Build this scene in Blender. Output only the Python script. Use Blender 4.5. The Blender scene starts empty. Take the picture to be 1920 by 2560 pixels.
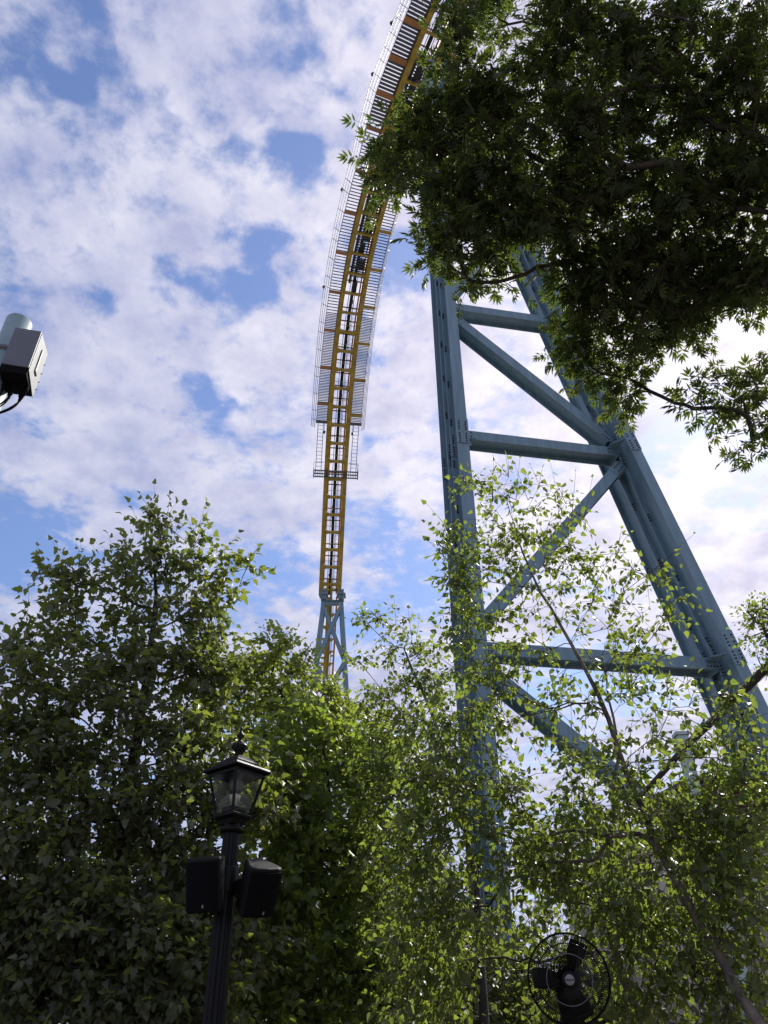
import bpy, math, random
import numpy as np
from mathutils import Matrix, Vector

rng = np.random.default_rng(7)
random.seed(7)
scene = bpy.context.scene
R_ = math.radians

# ------------------------------------------------------------------ camera
F = 1923.0
_U = np.array([905 - 960, 1280 + 1367, F]); _U = _U / np.linalg.norm(_U)
_F = np.array([0, 0, 1.0]) - _U[2] * _U; _F /= np.linalg.norm(_F)
_R = np.cross(_F, _U)
if _R[0] < 0: _R = -_R
M = np.array([_R, _F, _U])
EYE = np.array([0, 0, 1.6])
def ray(x, y):
    return M @ (np.array([x - 960, 1280 - y, F]) / F)
def at(x, y, Y):
    """world point seen at photo pixel (x, y) that lies Y metres ahead of the photographer"""
    r = ray(x, y)
    return r * (Y / r[1]) + EYE
def project(P):
    q = (np.asarray(P) - EYE) @ M
    return 960 + F * q[..., 0] / q[..., 2], 1280 - F * q[..., 1] / q[..., 2], q[..., 2]

cam_d = bpy.data.cameras.new('camera')
cam = bpy.data.objects.new('camera', cam_d)
scene.collection.objects.link(cam)
mw = Matrix.Identity(4)
for i in range(3):
    mw[i][0] = M[i, 0]; mw[i][1] = M[i, 1]; mw[i][2] = -M[i, 2]; mw[i][3] = EYE[i]
cam.matrix_world = mw
cam_d.sensor_fit = 'HORIZONTAL'; cam_d.sensor_width = 36.0
cam_d.lens = F / 1920 * 36.0
cam_d.clip_start = 0.05; cam_d.clip_end = 3000
scene.camera = cam

# ------------------------------------------------------------------ light
SUN_AZ, SUN_EL = 38.0, 45.0            # degrees clockwise from straight ahead, degrees up
SUN_STRENGTH = 5.0
SKY_STRENGTH = 0.105
EXPOSURE = 0.12
sd = np.array([math.sin(R_(SUN_AZ)) * math.cos(R_(SUN_EL)), math.cos(R_(SUN_AZ)) * math.cos(R_(SUN_EL)), math.sin(R_(SUN_EL))])
sun_d = bpy.data.lights.new('sun', 'SUN')
sun_d.energy = SUN_STRENGTH; sun_d.angle = R_(0.55); sun_d.color = (1.0, 0.955, 0.88)
sun = bpy.data.objects.new('sun', sun_d)
scene.collection.objects.link(sun)
sun.rotation_euler = Vector(sd).to_track_quat('Z', 'Y').to_euler()
sun.location = (20, 20, 60)

scene.view_settings.view_transform = 'Standard'
scene.view_settings.look = 'None'
scene.view_settings.gamma = 1.0
scene.view_settings.use_curve_mapping = False
scene.view_settings.exposure = EXPOSURE
scene.cycles.max_bounces = 8
scene.cycles.transparent_max_bounces = 20
scene.cycles.transmission_bounces = 5

world = bpy.data.worlds.new('World'); scene.world = world
world.use_nodes = True
nt = world.node_tree; nt.nodes.clear()
def N(t, **k):
    n = nt.nodes.new(t)
    for a, b in k.items(): setattr(n, a, b)
    return n
def L(a, b): nt.links.new(a, b)
def mth(op, a, b=None, c=None, clamp=False):
    n = N('ShaderNodeMath', operation=op); n.use_clamp = clamp
    for i, v in enumerate((a, b, c)):
        if v is None: continue
        if isinstance(v, (int, float)): n.inputs[i].default_value = v
        else: L(v, n.inputs[i])
    return n.outputs[0]
def vmth(op, a, b=None):
    n = N('ShaderNodeVectorMath', operation=op)
    for i, v in enumerate((a, b)):
        if v is None: continue
        if isinstance(v, (tuple, list)): n.inputs[i].default_value = v
        else: L(v, n.inputs[i])
    return n
out = N('ShaderNodeOutputWorld')
sky = N('ShaderNodeTexSky', sky_type='NISHITA')
sky.sun_disc = False; sky.sun_elevation = R_(SUN_EL); sky.sun_rotation = R_(SUN_AZ)
sky.air_density = 1.25; sky.dust_density = 0.6; sky.ozone_density = 2.2
bg1 = N('ShaderNodeBackground'); bg1.inputs['Strength'].default_value = SKY_STRENGTH
tint = N('ShaderNodeMix', data_type='RGBA', blend_type='MULTIPLY'); tint.inputs[0].default_value = 1
tint.inputs['B'].default_value = (1.08, 1.12, 1.38, 1)
L(sky.outputs[0], tint.inputs['A']); L(tint.outputs['Result'], bg1.inputs['Color'])
tc = N('ShaderNodeTexCoord')
sep = N('ShaderNodeSeparateXYZ'); L(tc.outputs['Generated'], sep.inputs[0])
zz = mth('MAXIMUM', mth('ADD', sep.outputs[2], 0.10), 0.04)
comb = N('ShaderNodeCombineXYZ')
L(mth('DIVIDE', sep.outputs[0], zz), comb.inputs[0]); L(mth('DIVIDE', sep.outputs[1], zz), comb.inputs[1])
P2 = comb.outputs[0]
# warp the cloud deck a little so the edges curl
wn = N('ShaderNodeTexNoise'); wn.inputs['Scale'].default_value = 6.0; wn.inputs['Detail'].default_value = 3
L(P2, wn.inputs['Vector'])
w1 = vmth('SUBTRACT', wn.outputs['Color'], (0.5, 0.5, 0.5))
w2 = N('ShaderNodeVectorMath', operation='SCALE'); L(w1.outputs[0], w2.inputs[0]); w2.inputs['Scale'].default_value = 0.24
PW = vmth('ADD', P2, w2.outputs[0]).outputs[0]
def plane_xy(px, py):
    r = ray(px, py); r = r / np.linalg.norm(r)
    z = max(r[2] + 0.10, 0.04)
    return r[0] / z, r[1] / z
w4 = N('ShaderNodeVectorMath', operation='SCALE'); L(w1.outputs[0], w4.inputs[0]); w4.inputs['Scale'].default_value = 0.035
PN = vmth('ADD', P2, w4.outputs[0]).outputs[0]
holes = [  # blue gaps between the clouds: pixel x, y, radius px, amount
    (175, 130, 60, .32), (150, 215, 60, .30), (60, 270, 55, .26), (180, 20, 50, .28), (200, 280, 40, .2),
    (700, 70, 75, .25), (790, 130, 60, .2), (820, 20, 40, .15), (495, 340, 30, .2),
    (740, 455, 75, .34), (680, 660, 45, .26), (600, 400, 40, .16), (640, 740, 55, .24), (560, 775, 60, .27), (440, 760, 60, .28), (450, 830, 40, .2),
    (250, 770, 60, .26), (280, 850, 45, .22), (60, 780, 50, .15), (470, 1000, 42, .3), (550, 1075, 50, .26), (330, 1225, 55, .32),
    (110, 1050, 45, .2), (60, 1080, 45, .18), (30, 1350, 75, .36), (120, 1290, 60, .3), (70, 1440, 60, .3), (20, 1210, 40, .2), (200, 1400, 60, .2),
    (990, 640, 90, .26), (1060, 560, 60, .22), (960, 1280, 60, .24), (1010, 1450, 110, .32), (920, 1560, 60, .2), (890, 1130, 40, .14),
    (940, 830, 50, .15), (1180, 1000, 60, .14), (680, 1450, 90, .22), (600, 1560, 70, .15),
    (1680, 1000, 90, .26), (1650, 1130, 80, .26), (1560, 1720, 110, .2), (1800, 1230, 45, .2), (1420, 1640, 80, .18), (700, 1300, 60, .12),
]
tot = None
for hx, hy, hr, ha in holes:
    c = plane_xy(hx, hy)
    e1 = plane_xy(hx + hr, hy); e2 = plane_xy(hx, hy - hr)
    rad = 0.5 * (math.dist(c, e1) + math.dist(c, e2)) * 1.22
    d = N('ShaderNodeVectorMath', operation='DISTANCE'); L(PW, d.inputs[0])
    # the warp has zero mean, so the gap stays near its own place
    d.inputs[1].default_value = (c[0], c[1], 0)
    mr = N('ShaderNodeMapRange', interpolation_type='SMOOTHSTEP')
    mr.inputs['From Min'].default_value = 0; mr.inputs['From Max'].default_value = rad * 1.5
    mr.inputs['To Min'].default_value = ha * 1.05; mr.inputs['To Max'].default_value = 0
    L(d.outputs['Value'], mr.inputs['Value'])
    tot = mr.outputs[0] if tot is None else mth('ADD', tot, mr.outputs[0])
n1 = N('ShaderNodeTexNoise'); n1.inputs['Scale'].default_value = 3.4; n1.inputs['Detail'].default_value = 10
n1.inputs['Roughness'].default_value = 0.66; n1.inputs['Distortion'].default_value = 0.0
L(PN, n1.inputs['Vector'])
n2 = N('ShaderNodeTexNoise'); n2.inputs['Scale'].default_value = 24.0; n2.inputs['Detail'].default_value = 6; n2.inputs['Roughness'].default_value = 0.60
L(PN, n2.inputs['Vector'])
dens = mth('ADD', mth('MULTIPLY', n1.outputs[0], 1.10), mth('MULTIPLY', n2.outputs[0], 0.62))
dens = mth('SUBTRACT', dens, tot)
mask = N('ShaderNodeMapRange', interpolation_type='SMOOTHSTEP')
mask.inputs['From Min'].default_value = 0.575; mask.inputs['From Max'].default_value = 0.90
mask.inputs['To Min'].default_value = 0.02; mask.inputs['To Max'].default_value = 0.97
L(dens, mask.inputs['Value'])
# thickness shading of the clouds and glow towards the sun
n3 = N('ShaderNodeTexNoise'); n3.inputs['Scale'].default_value = 8.5; n3.inputs['Detail'].default_value = 10; n3.inputs['Roughness'].default_value = 0.6
mp = N('ShaderNodeMapping'); mp.inputs['Location'].default_value = (3.1, 1.7, 0.4); L(PN, mp.inputs['Vector']); L(mp.outputs[0], n3.inputs['Vector'])
thick = N('ShaderNodeMapRange'); thick.inputs['From Min'].default_value = 0.32; thick.inputs['From Max'].default_value = 0.7
thick.inputs['To Min'].default_value = 0.0; thick.inputs['To Max'].default_value = 1.0
L(n3.outputs[0], thick.inputs['Value'])
ccol = N('ShaderNodeMix', data_type='RGBA'); L(thick.outputs[0], ccol.inputs[0])
ccol.inputs['A'].default_value = (0.36, 0.41, 0.66, 1); ccol.inputs['B'].default_value = (0.66, 0.68, 0.83, 1)
nrm = vmth('NORMALIZE', tc.outputs['Generated'])
dt = N('ShaderNodeVectorMath', operation='DOT_PRODUCT'); L(nrm.outputs[0], dt.inputs[0]); dt.inputs[1].default_value = tuple(sd)
g = mth('POWER', mth('MAXIMUM', dt.outputs['Value'], 0.0), 5.0)
warm = N('ShaderNodeMix', data_type='RGBA'); L(mth('MULTIPLY', g, 0.9, clamp=True), warm.inputs[0])
L(ccol.outputs['Result'], warm.inputs['A'])
wm2 = N('ShaderNodeMix', data_type='RGBA'); L(thick.outputs[0], wm2.inputs[0])
wm2.inputs['A'].default_value = (0.72, 0.66, 0.76, 1); wm2.inputs['B'].default_value = (1.15, 1.06, 1.06, 1)
L(wm2.outputs['Result'], warm.inputs['B'])
bg2 = N('ShaderNodeBackground'); L(warm.outputs['Result'], bg2.inputs['Color'])
L(mth('ADD', mth('MULTIPLY', g, 0.25), 0.92), bg2.inputs['Strength'])
# clouds thin out below the horizon
below = N('ShaderNodeMapRange'); below.inputs['From Min'].default_value = -0.05; below.inputs['From Max'].default_value = 0.02
L(sep.outputs[2], below.inputs['Value'])
msh = N('ShaderNodeMixShader'); L(mth('MULTIPLY', mask.outputs[0], below.outputs[0]), msh.inputs[0])
L(bg1.outputs[0], msh.inputs[1]); L(bg2.outputs[0], msh.inputs[2]); L(msh.outputs[0], out.inputs[0])

# ------------------------------------------------------------------ materials
MATS = {}
def mat(name, color, rough=0.5, metal=0.0, spec=0.5, var=0.0, vscale=8.0, dark=None, bump=0.0, bscale=60.0, stretch=False):
    m = bpy.data.materials.new(name); m.use_nodes = True
    t = m.node_tree; b = t.nodes['Principled BSDF']
    b.inputs['Base Color'].default_value = (*color, 1); b.inputs['Roughness'].default_value = rough
    b.inputs['Metallic'].default_value = metal; b.inputs['Specular IOR Level'].default_value = spec
    tcn = t.nodes.new('ShaderNodeTexCoord')
    if var > 0 or dark:
        no = t.nodes.new('ShaderNodeTexNoise'); no.inputs['Scale'].default_value = vscale; no.inputs['Detail'].default_value = 8; no.inputs['Roughness'].default_value = .65
        if stretch:
            mpn = t.nodes.new('ShaderNodeMapping'); mpn.inputs['Scale'].default_value = (3.2, 3.2, .32); t.links.new(tcn.outputs['Object'], mpn.inputs['Vector']); t.links.new(mpn.outputs[0], no.inputs['Vector'])
        else: t.links.new(tcn.outputs['Object'], no.inputs['Vector'])
        mx = t.nodes.new('ShaderNodeMix'); mx.data_type = 'RGBA'
        d = dark or tuple(c * (1 - var) for c in color)
        mx.inputs['A'].default_value = (*d, 1); mx.inputs['B'].default_value = (*[min(c * (1 + var * .6), 1) for c in color], 1)
        mr = t.nodes.new('ShaderNodeMapRange'); mr.inputs['From Min'].default_value = .35; mr.inputs['From Max'].default_value = .62
        t.links.new(no.outputs[0], mr.inputs[0]); t.links.new(mr.outputs[0], mx.inputs[0])
        t.links.new(mx.outputs['Result'], b.inputs['Base Color'])
    if bump > 0:
        nb = t.nodes.new('ShaderNodeTexNoise'); nb.inputs['Scale'].default_value = bscale; nb.inputs['Detail'].default_value = 5
        t.links.new(tcn.outputs['Object'], nb.inputs['Vector'])
        bp = t.nodes.new('ShaderNodeBump'); bp.inputs['Strength'].default_value = bump; bp.inputs['Distance'].default_value = .01
        t.links.new(nb.outputs[0], bp.inputs['Height']); t.links.new(bp.outputs[0], b.inputs['Normal'])
    MATS[name] = m
    return m
BLUE = mat('blue_steel_paint', (0.152, 0.240, 0.298), .42, var=.20, vscale=1.4, bump=.06, bscale=25, stretch=True)
BLUE_PALE = mat('pale_blue_paint', (0.20, 0.28, 0.31), .45, var=.12, vscale=4)
BOLT = mat('dark_bolt_steel', (0.028, 0.026, 0.028), .5, metal=.4)
YELLOW = mat('yellow_steel_paint', (0.35, 0.24, 0.030), .45, var=.34, vscale=1.6)
ORANGE = mat('orange_rail_paint', (0.40, 0.13, 0.03), .45, var=.2, vscale=.8)
BROWN_RAIL = mat('brown_bracket_paint', (0.36, 0.16, 0.05), .5, var=.25, vscale=.8)
GRATE = mat('galvanised_grating', (0.10, 0.11, 0.13), .5, metal=.3)
RAILM = mat('galvanised_rail', (0.13, 0.13, 0.145), .45, metal=.4)
CHAIN = mat('greasy_chain', (0.018, 0.017, 0.018), .5)
BLACK = mat('black_cast_paint', (0.003, 0.0026, 0.003), .42, spec=.2, var=.3, vscale=20, bump=.15, bscale=120)
SPKM = mat('black_speaker_shell', (0.004, 0.004, 0.005), .6, spec=.22, bump=.2, bscale=250)
CLOTH = mat('black_speaker_cloth', (0.003, 0.003, 0.004), .9, spec=.15, bump=.5, bscale=500)
GREYBOX = mat('grey_box_face', (0.12, 0.125, 0.15), .5, var=.08, vscale=6)
SILVER = mat('brushed_side_plate', (0.20, 0.205, 0.21), .5, metal=.2, var=.12, vscale=9)
CREAM = mat('cream_trim_paint', (0.52, 0.46, 0.37), .7, var=.15, vscale=5, bump=.1)
STUCCO = mat('beige_stucco_wall', (0.45, 0.40, 0.33), .85, var=.2, vscale=2.5, bump=.35, bscale=40)
PLANK = mat('weathered_brown_plank', (0.17, 0.085, 0.045), .7, var=.4, vscale=14, bump=.3, bscale=50)
PALEPOST = mat('pale_green_post_paint', (0.40, 0.50, 0.46), .5, var=.1, vscale=6)
SHINGLE = mat('brown_roof_shingle', (0.12, 0.08, 0.06), .85, var=.35, vscale=20, bump=.3)
PAVE = mat('beige_paving', (0.19, 0.175, 0.155), .85, var=.18, vscale=1.6, bump=.2, bscale=30)
SOIL = mat('planting_bed_mulch', (0.065, 0.045, 0.032), .95, var=.4, vscale=9, bump=.6, bscale=50)
KERB = mat('grey_kerb', (0.30, 0.29, 0.27), .85, var=.15, vscale=6, bump=.2)
CREAMLAMP = mat('lamp_socket_cream', (0.55, 0.52, 0.45), .45)
FROST = mat('smoky_lamp_glass', (0.055, 0.06, 0.06), .3)
BADGE = mat('grey_fan_badge', (0.20, 0.195, 0.195), .45)
BARK_D = mat('dark_grey_bark', (0.036, 0.030, 0.025), .85, var=.4, vscale=10, bump=.6, bscale=35)
BARK_B = mat('birch_bark', (0.20, 0.155, 0.125), .75, vscale=5.5, dark=(0.05, 0.038, 0.034), bump=.5, bscale=30)
TWIG = mat('brown_twig_bark', (0.060, 0.042, 0.034), .8)

g_m = bpy.data.materials.new('clear_lantern_glass'); g_m.use_nodes = True
b = g_m.node_tree.nodes['Principled BSDF']
tn = g_m.node_tree
tr = tn.nodes.new('ShaderNodeBsdfTransparent'); tr.inputs[0].default_value = (.95, .96, .94, 1)
gl = tn.nodes.new('ShaderNodeBsdfGlossy'); gl.inputs['Roughness'].default_value = .06
lw = tn.nodes.new('ShaderNodeLayerWeight'); pw = tn.nodes.new('ShaderNodeMath'); pw.operation = 'POWER'; pw.inputs[1].default_value = 4
tn.links.new(lw.outputs['Facing'], pw.inputs[0])
fr = tn.nodes.new('ShaderNodeMath'); fr.operation = 'MULTIPLY_ADD'; fr.inputs[1].default_value = .4; fr.inputs[2].default_value = .015; tn.links.new(pw.outputs[0], fr.inputs[0])
mxs = tn.nodes.new('ShaderNodeMixShader')
tn.links.new(fr.outputs[0], mxs.inputs[0]); tn.links.new(tr.outputs[0], mxs.inputs[1]); tn.links.new(gl.outputs[0], mxs.inputs[2])
tn.links.new(mxs.outputs[0], tn.nodes['Material Output'].inputs[0])
GLASS = g_m

def leaf_mat(name, dark, light, trans, fac=.45, rough=.42, spec=.5):
    m = bpy.data.materials.new(name); m.use_nodes = True
    t = m.node_tree; b = t.nodes['Principled BSDF']
    at_ = t.nodes.new('ShaderNodeAttribute'); at_.attribute_name = 'tint'
    mx = t.nodes.new('ShaderNodeMix'); mx.data_type = 'RGBA'
    mx.inputs['A'].default_value = (*dark, 1); mx.inputs['B'].default_value = (*light, 1)
    t.links.new(at_.outputs['Fac'], mx.inputs[0]); t.links.new(mx.outputs['Result'], b.inputs['Base Color'])
    b.inputs['Roughness'].default_value = rough; b.inputs['Specular IOR Level'].default_value = spec
    tl = t.nodes.new('ShaderNodeBsdfTranslucent')
    mt = t.nodes.new('ShaderNodeMix'); mt.data_type = 'RGBA'
    mt.inputs['A'].default_value = (trans[0] * .62, trans[1] * .78, trans[2] * .9, 1); mt.inputs['B'].default_value = (*trans, 1)
    t.links.new(at_.outputs['Fac'], mt.inputs[0]); t.links.new(mt.outputs['Result'], tl.inputs[0])
    ms = t.nodes.new('ShaderNodeMixShader'); ms.inputs[0].default_value = fac
    t.links.new(b.outputs[0], ms.inputs[1]); t.links.new(tl.outputs[0], ms.inputs[2])
    t.links.new(ms.outputs[0], t.nodes['Material Output'].inputs[0])
    return m
LEAF_MAPLE = leaf_mat('maple_leaf', (0.062, 0.070, 0.048), (0.112, 0.120, 0.070), (0.42, 0.47, 0.055), .38, .44, .5)
LEAF_MAPLE_SUNLIT = leaf_mat('sunlit_maple_leaf', (0.054, 0.074, 0.036), (0.100, 0.125, 0.050), (0.52, 0.62, 0.06), .46, .42, .5)  # maple leaf copy with brighter, yellower transmission: sunlight put into the colour
LEAF_BIRCH = leaf_mat('birch_leaf', (0.046, 0.062, 0.030), (0.090, 0.112, 0.044), (0.46, 0.54, 0.06), .43, .42, .45)
LEAF_ASH = leaf_mat('ash_leaf', (0.030, 0.040, 0.020), (0.058, 0.070, 0.028), (0.24, 0.30, 0.035), .34, .5, .3)
LEAF_LINDEN = leaf_mat('linden_leaf', (0.075, 0.095, 0.034), (0.15, 0.17, 0.050), (0.56, 0.61, 0.07), .48)

# ------------------------------------------------------------------ mesh helpers
col = scene.collection
def nv(v):
    v = np.asarray(v, float); n = np.linalg.norm(v); return v / n if n > 0 else v
class MB:
    def __init__(s): s.v = []; s.f = []; s.sm = []
    def add(s, verts, faces, smooth=False):
        o = len(s.v); s.v.extend([tuple(map(float, p)) for p in verts]); s.f.extend([tuple(i + o for i in f) for f in faces])
        s.sm.extend([smooth] * len(faces)); return s
    def hexa(s, c8):
        return s.add(c8, [(0, 3, 2, 1), (4, 5, 6, 7), (0, 1, 5, 4), (1, 2, 6, 5), (2, 3, 7, 6), (3, 0, 4, 7)])
    def box(s, c, ax, ay, az, hx, hy, hz):
        c = np.asarray(c, float); X = np.asarray(ax, float) * hx; Y = np.asarray(ay, float) * hy; Z = np.asarray(az, float) * hz
        return s.hexa([c - X - Y - Z, c + X - Y - Z, c + X + Y - Z, c - X + Y - Z, c - X - Y + Z, c + X - Y + Z, c + X + Y + Z, c - X + Y + Z])
    def abox(s, x0, x1, y0, y1, z0, z1):
        return s.box(((x0 + x1) / 2, (y0 + y1) / 2, (z0 + z1) / 2), (1, 0, 0), (0, 1, 0), (0, 0, 1), (x1 - x0) / 2, (y1 - y0) / 2, (z1 - z0) / 2)
    def bar(s, a, b, side, w, h):
        """straight box from a to b, w across side, h across the third axis"""
        a = np.asarray(a, float); b = np.asarray(b, float); d = nv(b - a)
        sx = nv(np.asarray(side, float) - np.dot(side, d) * d); up = np.cross(sx, d)
        return s.box((a + b) / 2, sx, d, up, w / 2, np.linalg.norm(b - a) / 2, h / 2)
    def tube(s, pts, rad, n=6, cap=True, smooth=True):
        pts = np.asarray(pts, float); k = len(pts)
        rad = np.full(k, rad) if np.isscalar(rad) else np.asarray(rad, float)
        T = np.gradient(pts, axis=0); T /= np.maximum(np.linalg.norm(T, axis=1), 1e-9)[:, None]
        ref = np.array([0, 0, 1.0]) if abs(T[0][2]) < .9 else np.array([1.0, 0, 0])
        u = nv(np.cross(ref, T[0])); vs = []
        an = np.arange(n) * 2 * math.pi / n
        for i in range(k):
            u = nv(u - np.dot(u, T[i]) * T[i]); w = np.cross(T[i], u)
            vs.append(pts[i] + rad[i] * (np.cos(an)[:, None] * u + np.sin(an)[:, None] * w))
        fs = [(i * n + j, i * n + (j + 1) % n, (i + 1) * n + (j + 1) % n, (i + 1) * n + j) for i in range(k - 1) for j in range(n)]
        s.add(np.concatenate(vs), fs, smooth)
        if cap:
            s.f.append(tuple(len(s.v) - n * k + j for j in range(n))[::-1]); s.sm.append(False)
            s.f.append(tuple(len(s.v) - n + j for j in range(n))); s.sm.append(False)
        return s
    def lathe(s, prof, base, n=24, axis=(0, 0, 1), smooth=True):
        """prof: list of (radius, height)"""
        az = nv(axis); ref = np.array([1.0, 0, 0]) if abs(az[0]) < .9 else np.array([0, 1.0, 0])
        u = nv(np.cross(ref, az)); w = np.cross(az, u); base = np.asarray(base, float)
        an = np.arange(n) * 2 * math.pi / n; vs = []
        for r, h in prof: vs.append(base + az * h + r * (np.cos(an)[:, None] * u + np.sin(an)[:, None] * w))
        k = len(prof)
        fs = [(i * n + j, i * n + (j + 1) % n, (i + 1) * n + (j + 1) % n, (i + 1) * n + j) for i in range(k - 1) for j in range(n)]
        fs.append(tuple(range(n))[::-1]); fs.append(tuple((k - 1) * n + j for j in range(n)))
        s.add(np.concatenate(vs), fs, smooth); return s
    def build(s, name, m, parent=None, bevel=0):
        me = bpy.data.meshes.new(name); me.from_pydata(s.v, [], s.f); me.materials.append(m)
        me.polygons.foreach_set('use_smooth', s.sm); me.update()
        o = bpy.data.objects.new(name, me); col.objects.link(o)
        if parent: o.parent = parent
        if bevel:
            bv = o.modifiers.new('bevel', 'BEVEL'); bv.width = bevel; bv.segments = 2; bv.limit_method = 'ANGLE'; bv.angle_limit = R_(35)
        return o
def tag(o, label=None, cat=None, group=None, kind=None):
    if label: o['label'] = label
    if cat: o['category'] = cat
    if group: o['group'] = group
    if kind: o['kind'] = kind
    return o
def empty(name, loc, label, cat, group=None):
    o = bpy.data.objects.new(name, None); o.location = [float(c) for c in loc]; o.empty_display_size = .2
    col.objects.link(o); tag(o, label, cat, group); return o
def adopt(o, parent):
    """keep world-space vertices while parenting to an empty at its base"""
    o.parent = parent; o.matrix_parent_inverse = Matrix.Translation(-parent.location); return o
def part(mb, name, m, parent, bevel=0, kind=None, label=None):
    o = mb.build(name, m, None, bevel); adopt(o, parent)
    if kind: o['kind'] = kind
    if label: o['label'] = label
    return o
def sub(mb, name, m, parent, kind=None):
    o = mb.build(name, m); o.parent = parent
    if kind: o['kind'] = kind
    return o
Zv = np.array([0, 0, 1.0])

# ------------------------------------------------------------------ ground
g = MB().add([(-1500, -1500, 0), (1500, -1500, 0), (1500, 1500, 0), (-1500, 1500, 0)], [(0, 1, 2, 3)])
tag(g.build('ground', PAVE), 'beige paved park ground', kind='structure')
bed = MB().add([(-14, 5.0, .004), (9, 4.6, .004), (14, 5.2, .004), (14, 30, .004), (-14, 30, .004)], [(0, 1, 2, 3, 4)])
tag(bed.build('planting_bed', SOIL), kind='structure')
kb = MB(); kb.bar((-14, 4.95, .06), (9, 4.55, .06), (0, 1, 0), .15, .13); kb.bar((9, 4.55, .06), (14, 5.15, .06), (0, 1, 0), .15, .13)
tag(kb.build('kerb', KERB), kind='structure')

# ------------------------------------------------------------------ big blue support bent
Y0 = 22.0
uu = ray(12800, 2431); uu[2] = 0; uu = nv(uu)
ww = nv(np.cross(Zv, uu));
if ww[1] < 0: ww = -ww
o0 = at(1150, 1000, Y0)
def plane_pt(px, py, depth=0.0):
    r = ray(px, py); t = (np.dot(o0 - EYE, ww) + depth) / np.dot(r, ww)
    return EYE + r * t
tower = empty('coaster_support_tower', (o0[0], o0[1], 0), 'tall blue steel support tower with two leaning columns, cross beams and diagonals', 'support tower')
def line_at(a, b, z):
    t = (z - a[2]) / (b[2] - a[2]); return a + (b - a) * t
FW = .45; TF = .03
depths = [0.0, .86, 1.42, 2.28]
def column(c0, c1, splices, stitch):
    """tandem wide-flange column along c0 (bottom) - c1 (top), centre line of the front flange"""
    d = nv(c1 - c0); sx = nv(uu - np.dot(uu, d) * d)
    L_ = np.linalg.norm(c1 - c0); cen = (c0 + c1) / 2
    m = MB()
    for dd in depths:
        m.box(cen + ww * dd, sx, d, ww, FW / 2, L_ / 2, TF / 2)
    for a, b2 in zip(depths[:-1], depths[1:]):
        m.box(cen + ww * (a + b2) / 2, sx, d, ww, .014, L_ / 2 - .001, (b2 - a) / 2 - TF / 2 - .001)
    colo = part(m, 'column', BLUE, tower)
    for z in splices:
        for k, dd in enumerate(depths):
            pc = line_at(c0, c1, z) + ww * (dd - .035)
            sp = MB().box(pc, sx, d, ww, FW / 2 + .012, .62, .018)
            so = sub(sp, 'splice_plate', BLUE, colo); so.matrix_parent_inverse = Matrix.Identity(4)
            bm = MB()
            for sgn in (-1, 1):
                for i in range(8):
                    off = (-.52 + i * .125) + (.10 if i > 3 else 0) - .02
                    bc = pc + sx * sgn * .13 + d * off
                    bm.lathe([(.032, 0), (.032, .022), (.019, .024), (.019, .05)], bc - ww * .018, 6, -ww, smooth=False)
            bo = sub(bm, 'bolts', BOLT, colo); bo['kind'] = 'stuff'
    bm = MB()
    z0, z1, step = stitch
    z = z0
    while z < z1:
        for dd in depths[1:3]:
            pc = line_at(c0, c1, z + (0.9 if dd > 1 else 0))
            for i in range(3):
                for sgn in (-1, 1):
                    bm.lathe([(.034, 0), (.034, .05), (.018, .052), (.018, .085)], pc + sx * sgn * .16 + ww * (dd - .015) + d * i * .13, 6, -ww, smooth=False)
        z += step
    bo = sub(bm, 'bolts', BOLT, colo); bo['kind'] = 'stuff'
    return d, sx
# left column: front flange centre line through two observed points
def edge_mid(l, r): return (plane_pt(*l) + plane_pt(*r)) / 2
la = edge_mid((1109, 694), (1136.5, 694)); lb = edge_mid((1172, 1470), (1206, 1470))
ra = edge_mid((1512, 1000), (1546, 1000)); rb = edge_mid((1757, 1500), (1790, 1500))
TOPZ = 52.6
Lb, Lt = line_at(la, lb, 0.3), line_at(la, lb, TOPZ)
Rb, Rt = line_at(ra, rb, 0.3), line_at(ra, rb, TOPZ - .3)
zl = plane_pt(1160, 1078)[2]; zr = plane_pt(1600, 1110)[2]
zr3 = plane_pt(1850, 1640)[2]
dl, sl = column(Lb, Lt, [zl, zl + 13.5], (3.0, 50, 2.15))
dr, sr = column(Rb, Rt, [zr + .25, zr3 + .3, zr + 13], (3.0, 50, 2.6))
def P_on(which, z):
    a, b2 = (Lb, Lt) if which == 0 else (Rb, Rt)
    return line_at(a, b2, z)
D1, D2 = .86, 1.42
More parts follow.
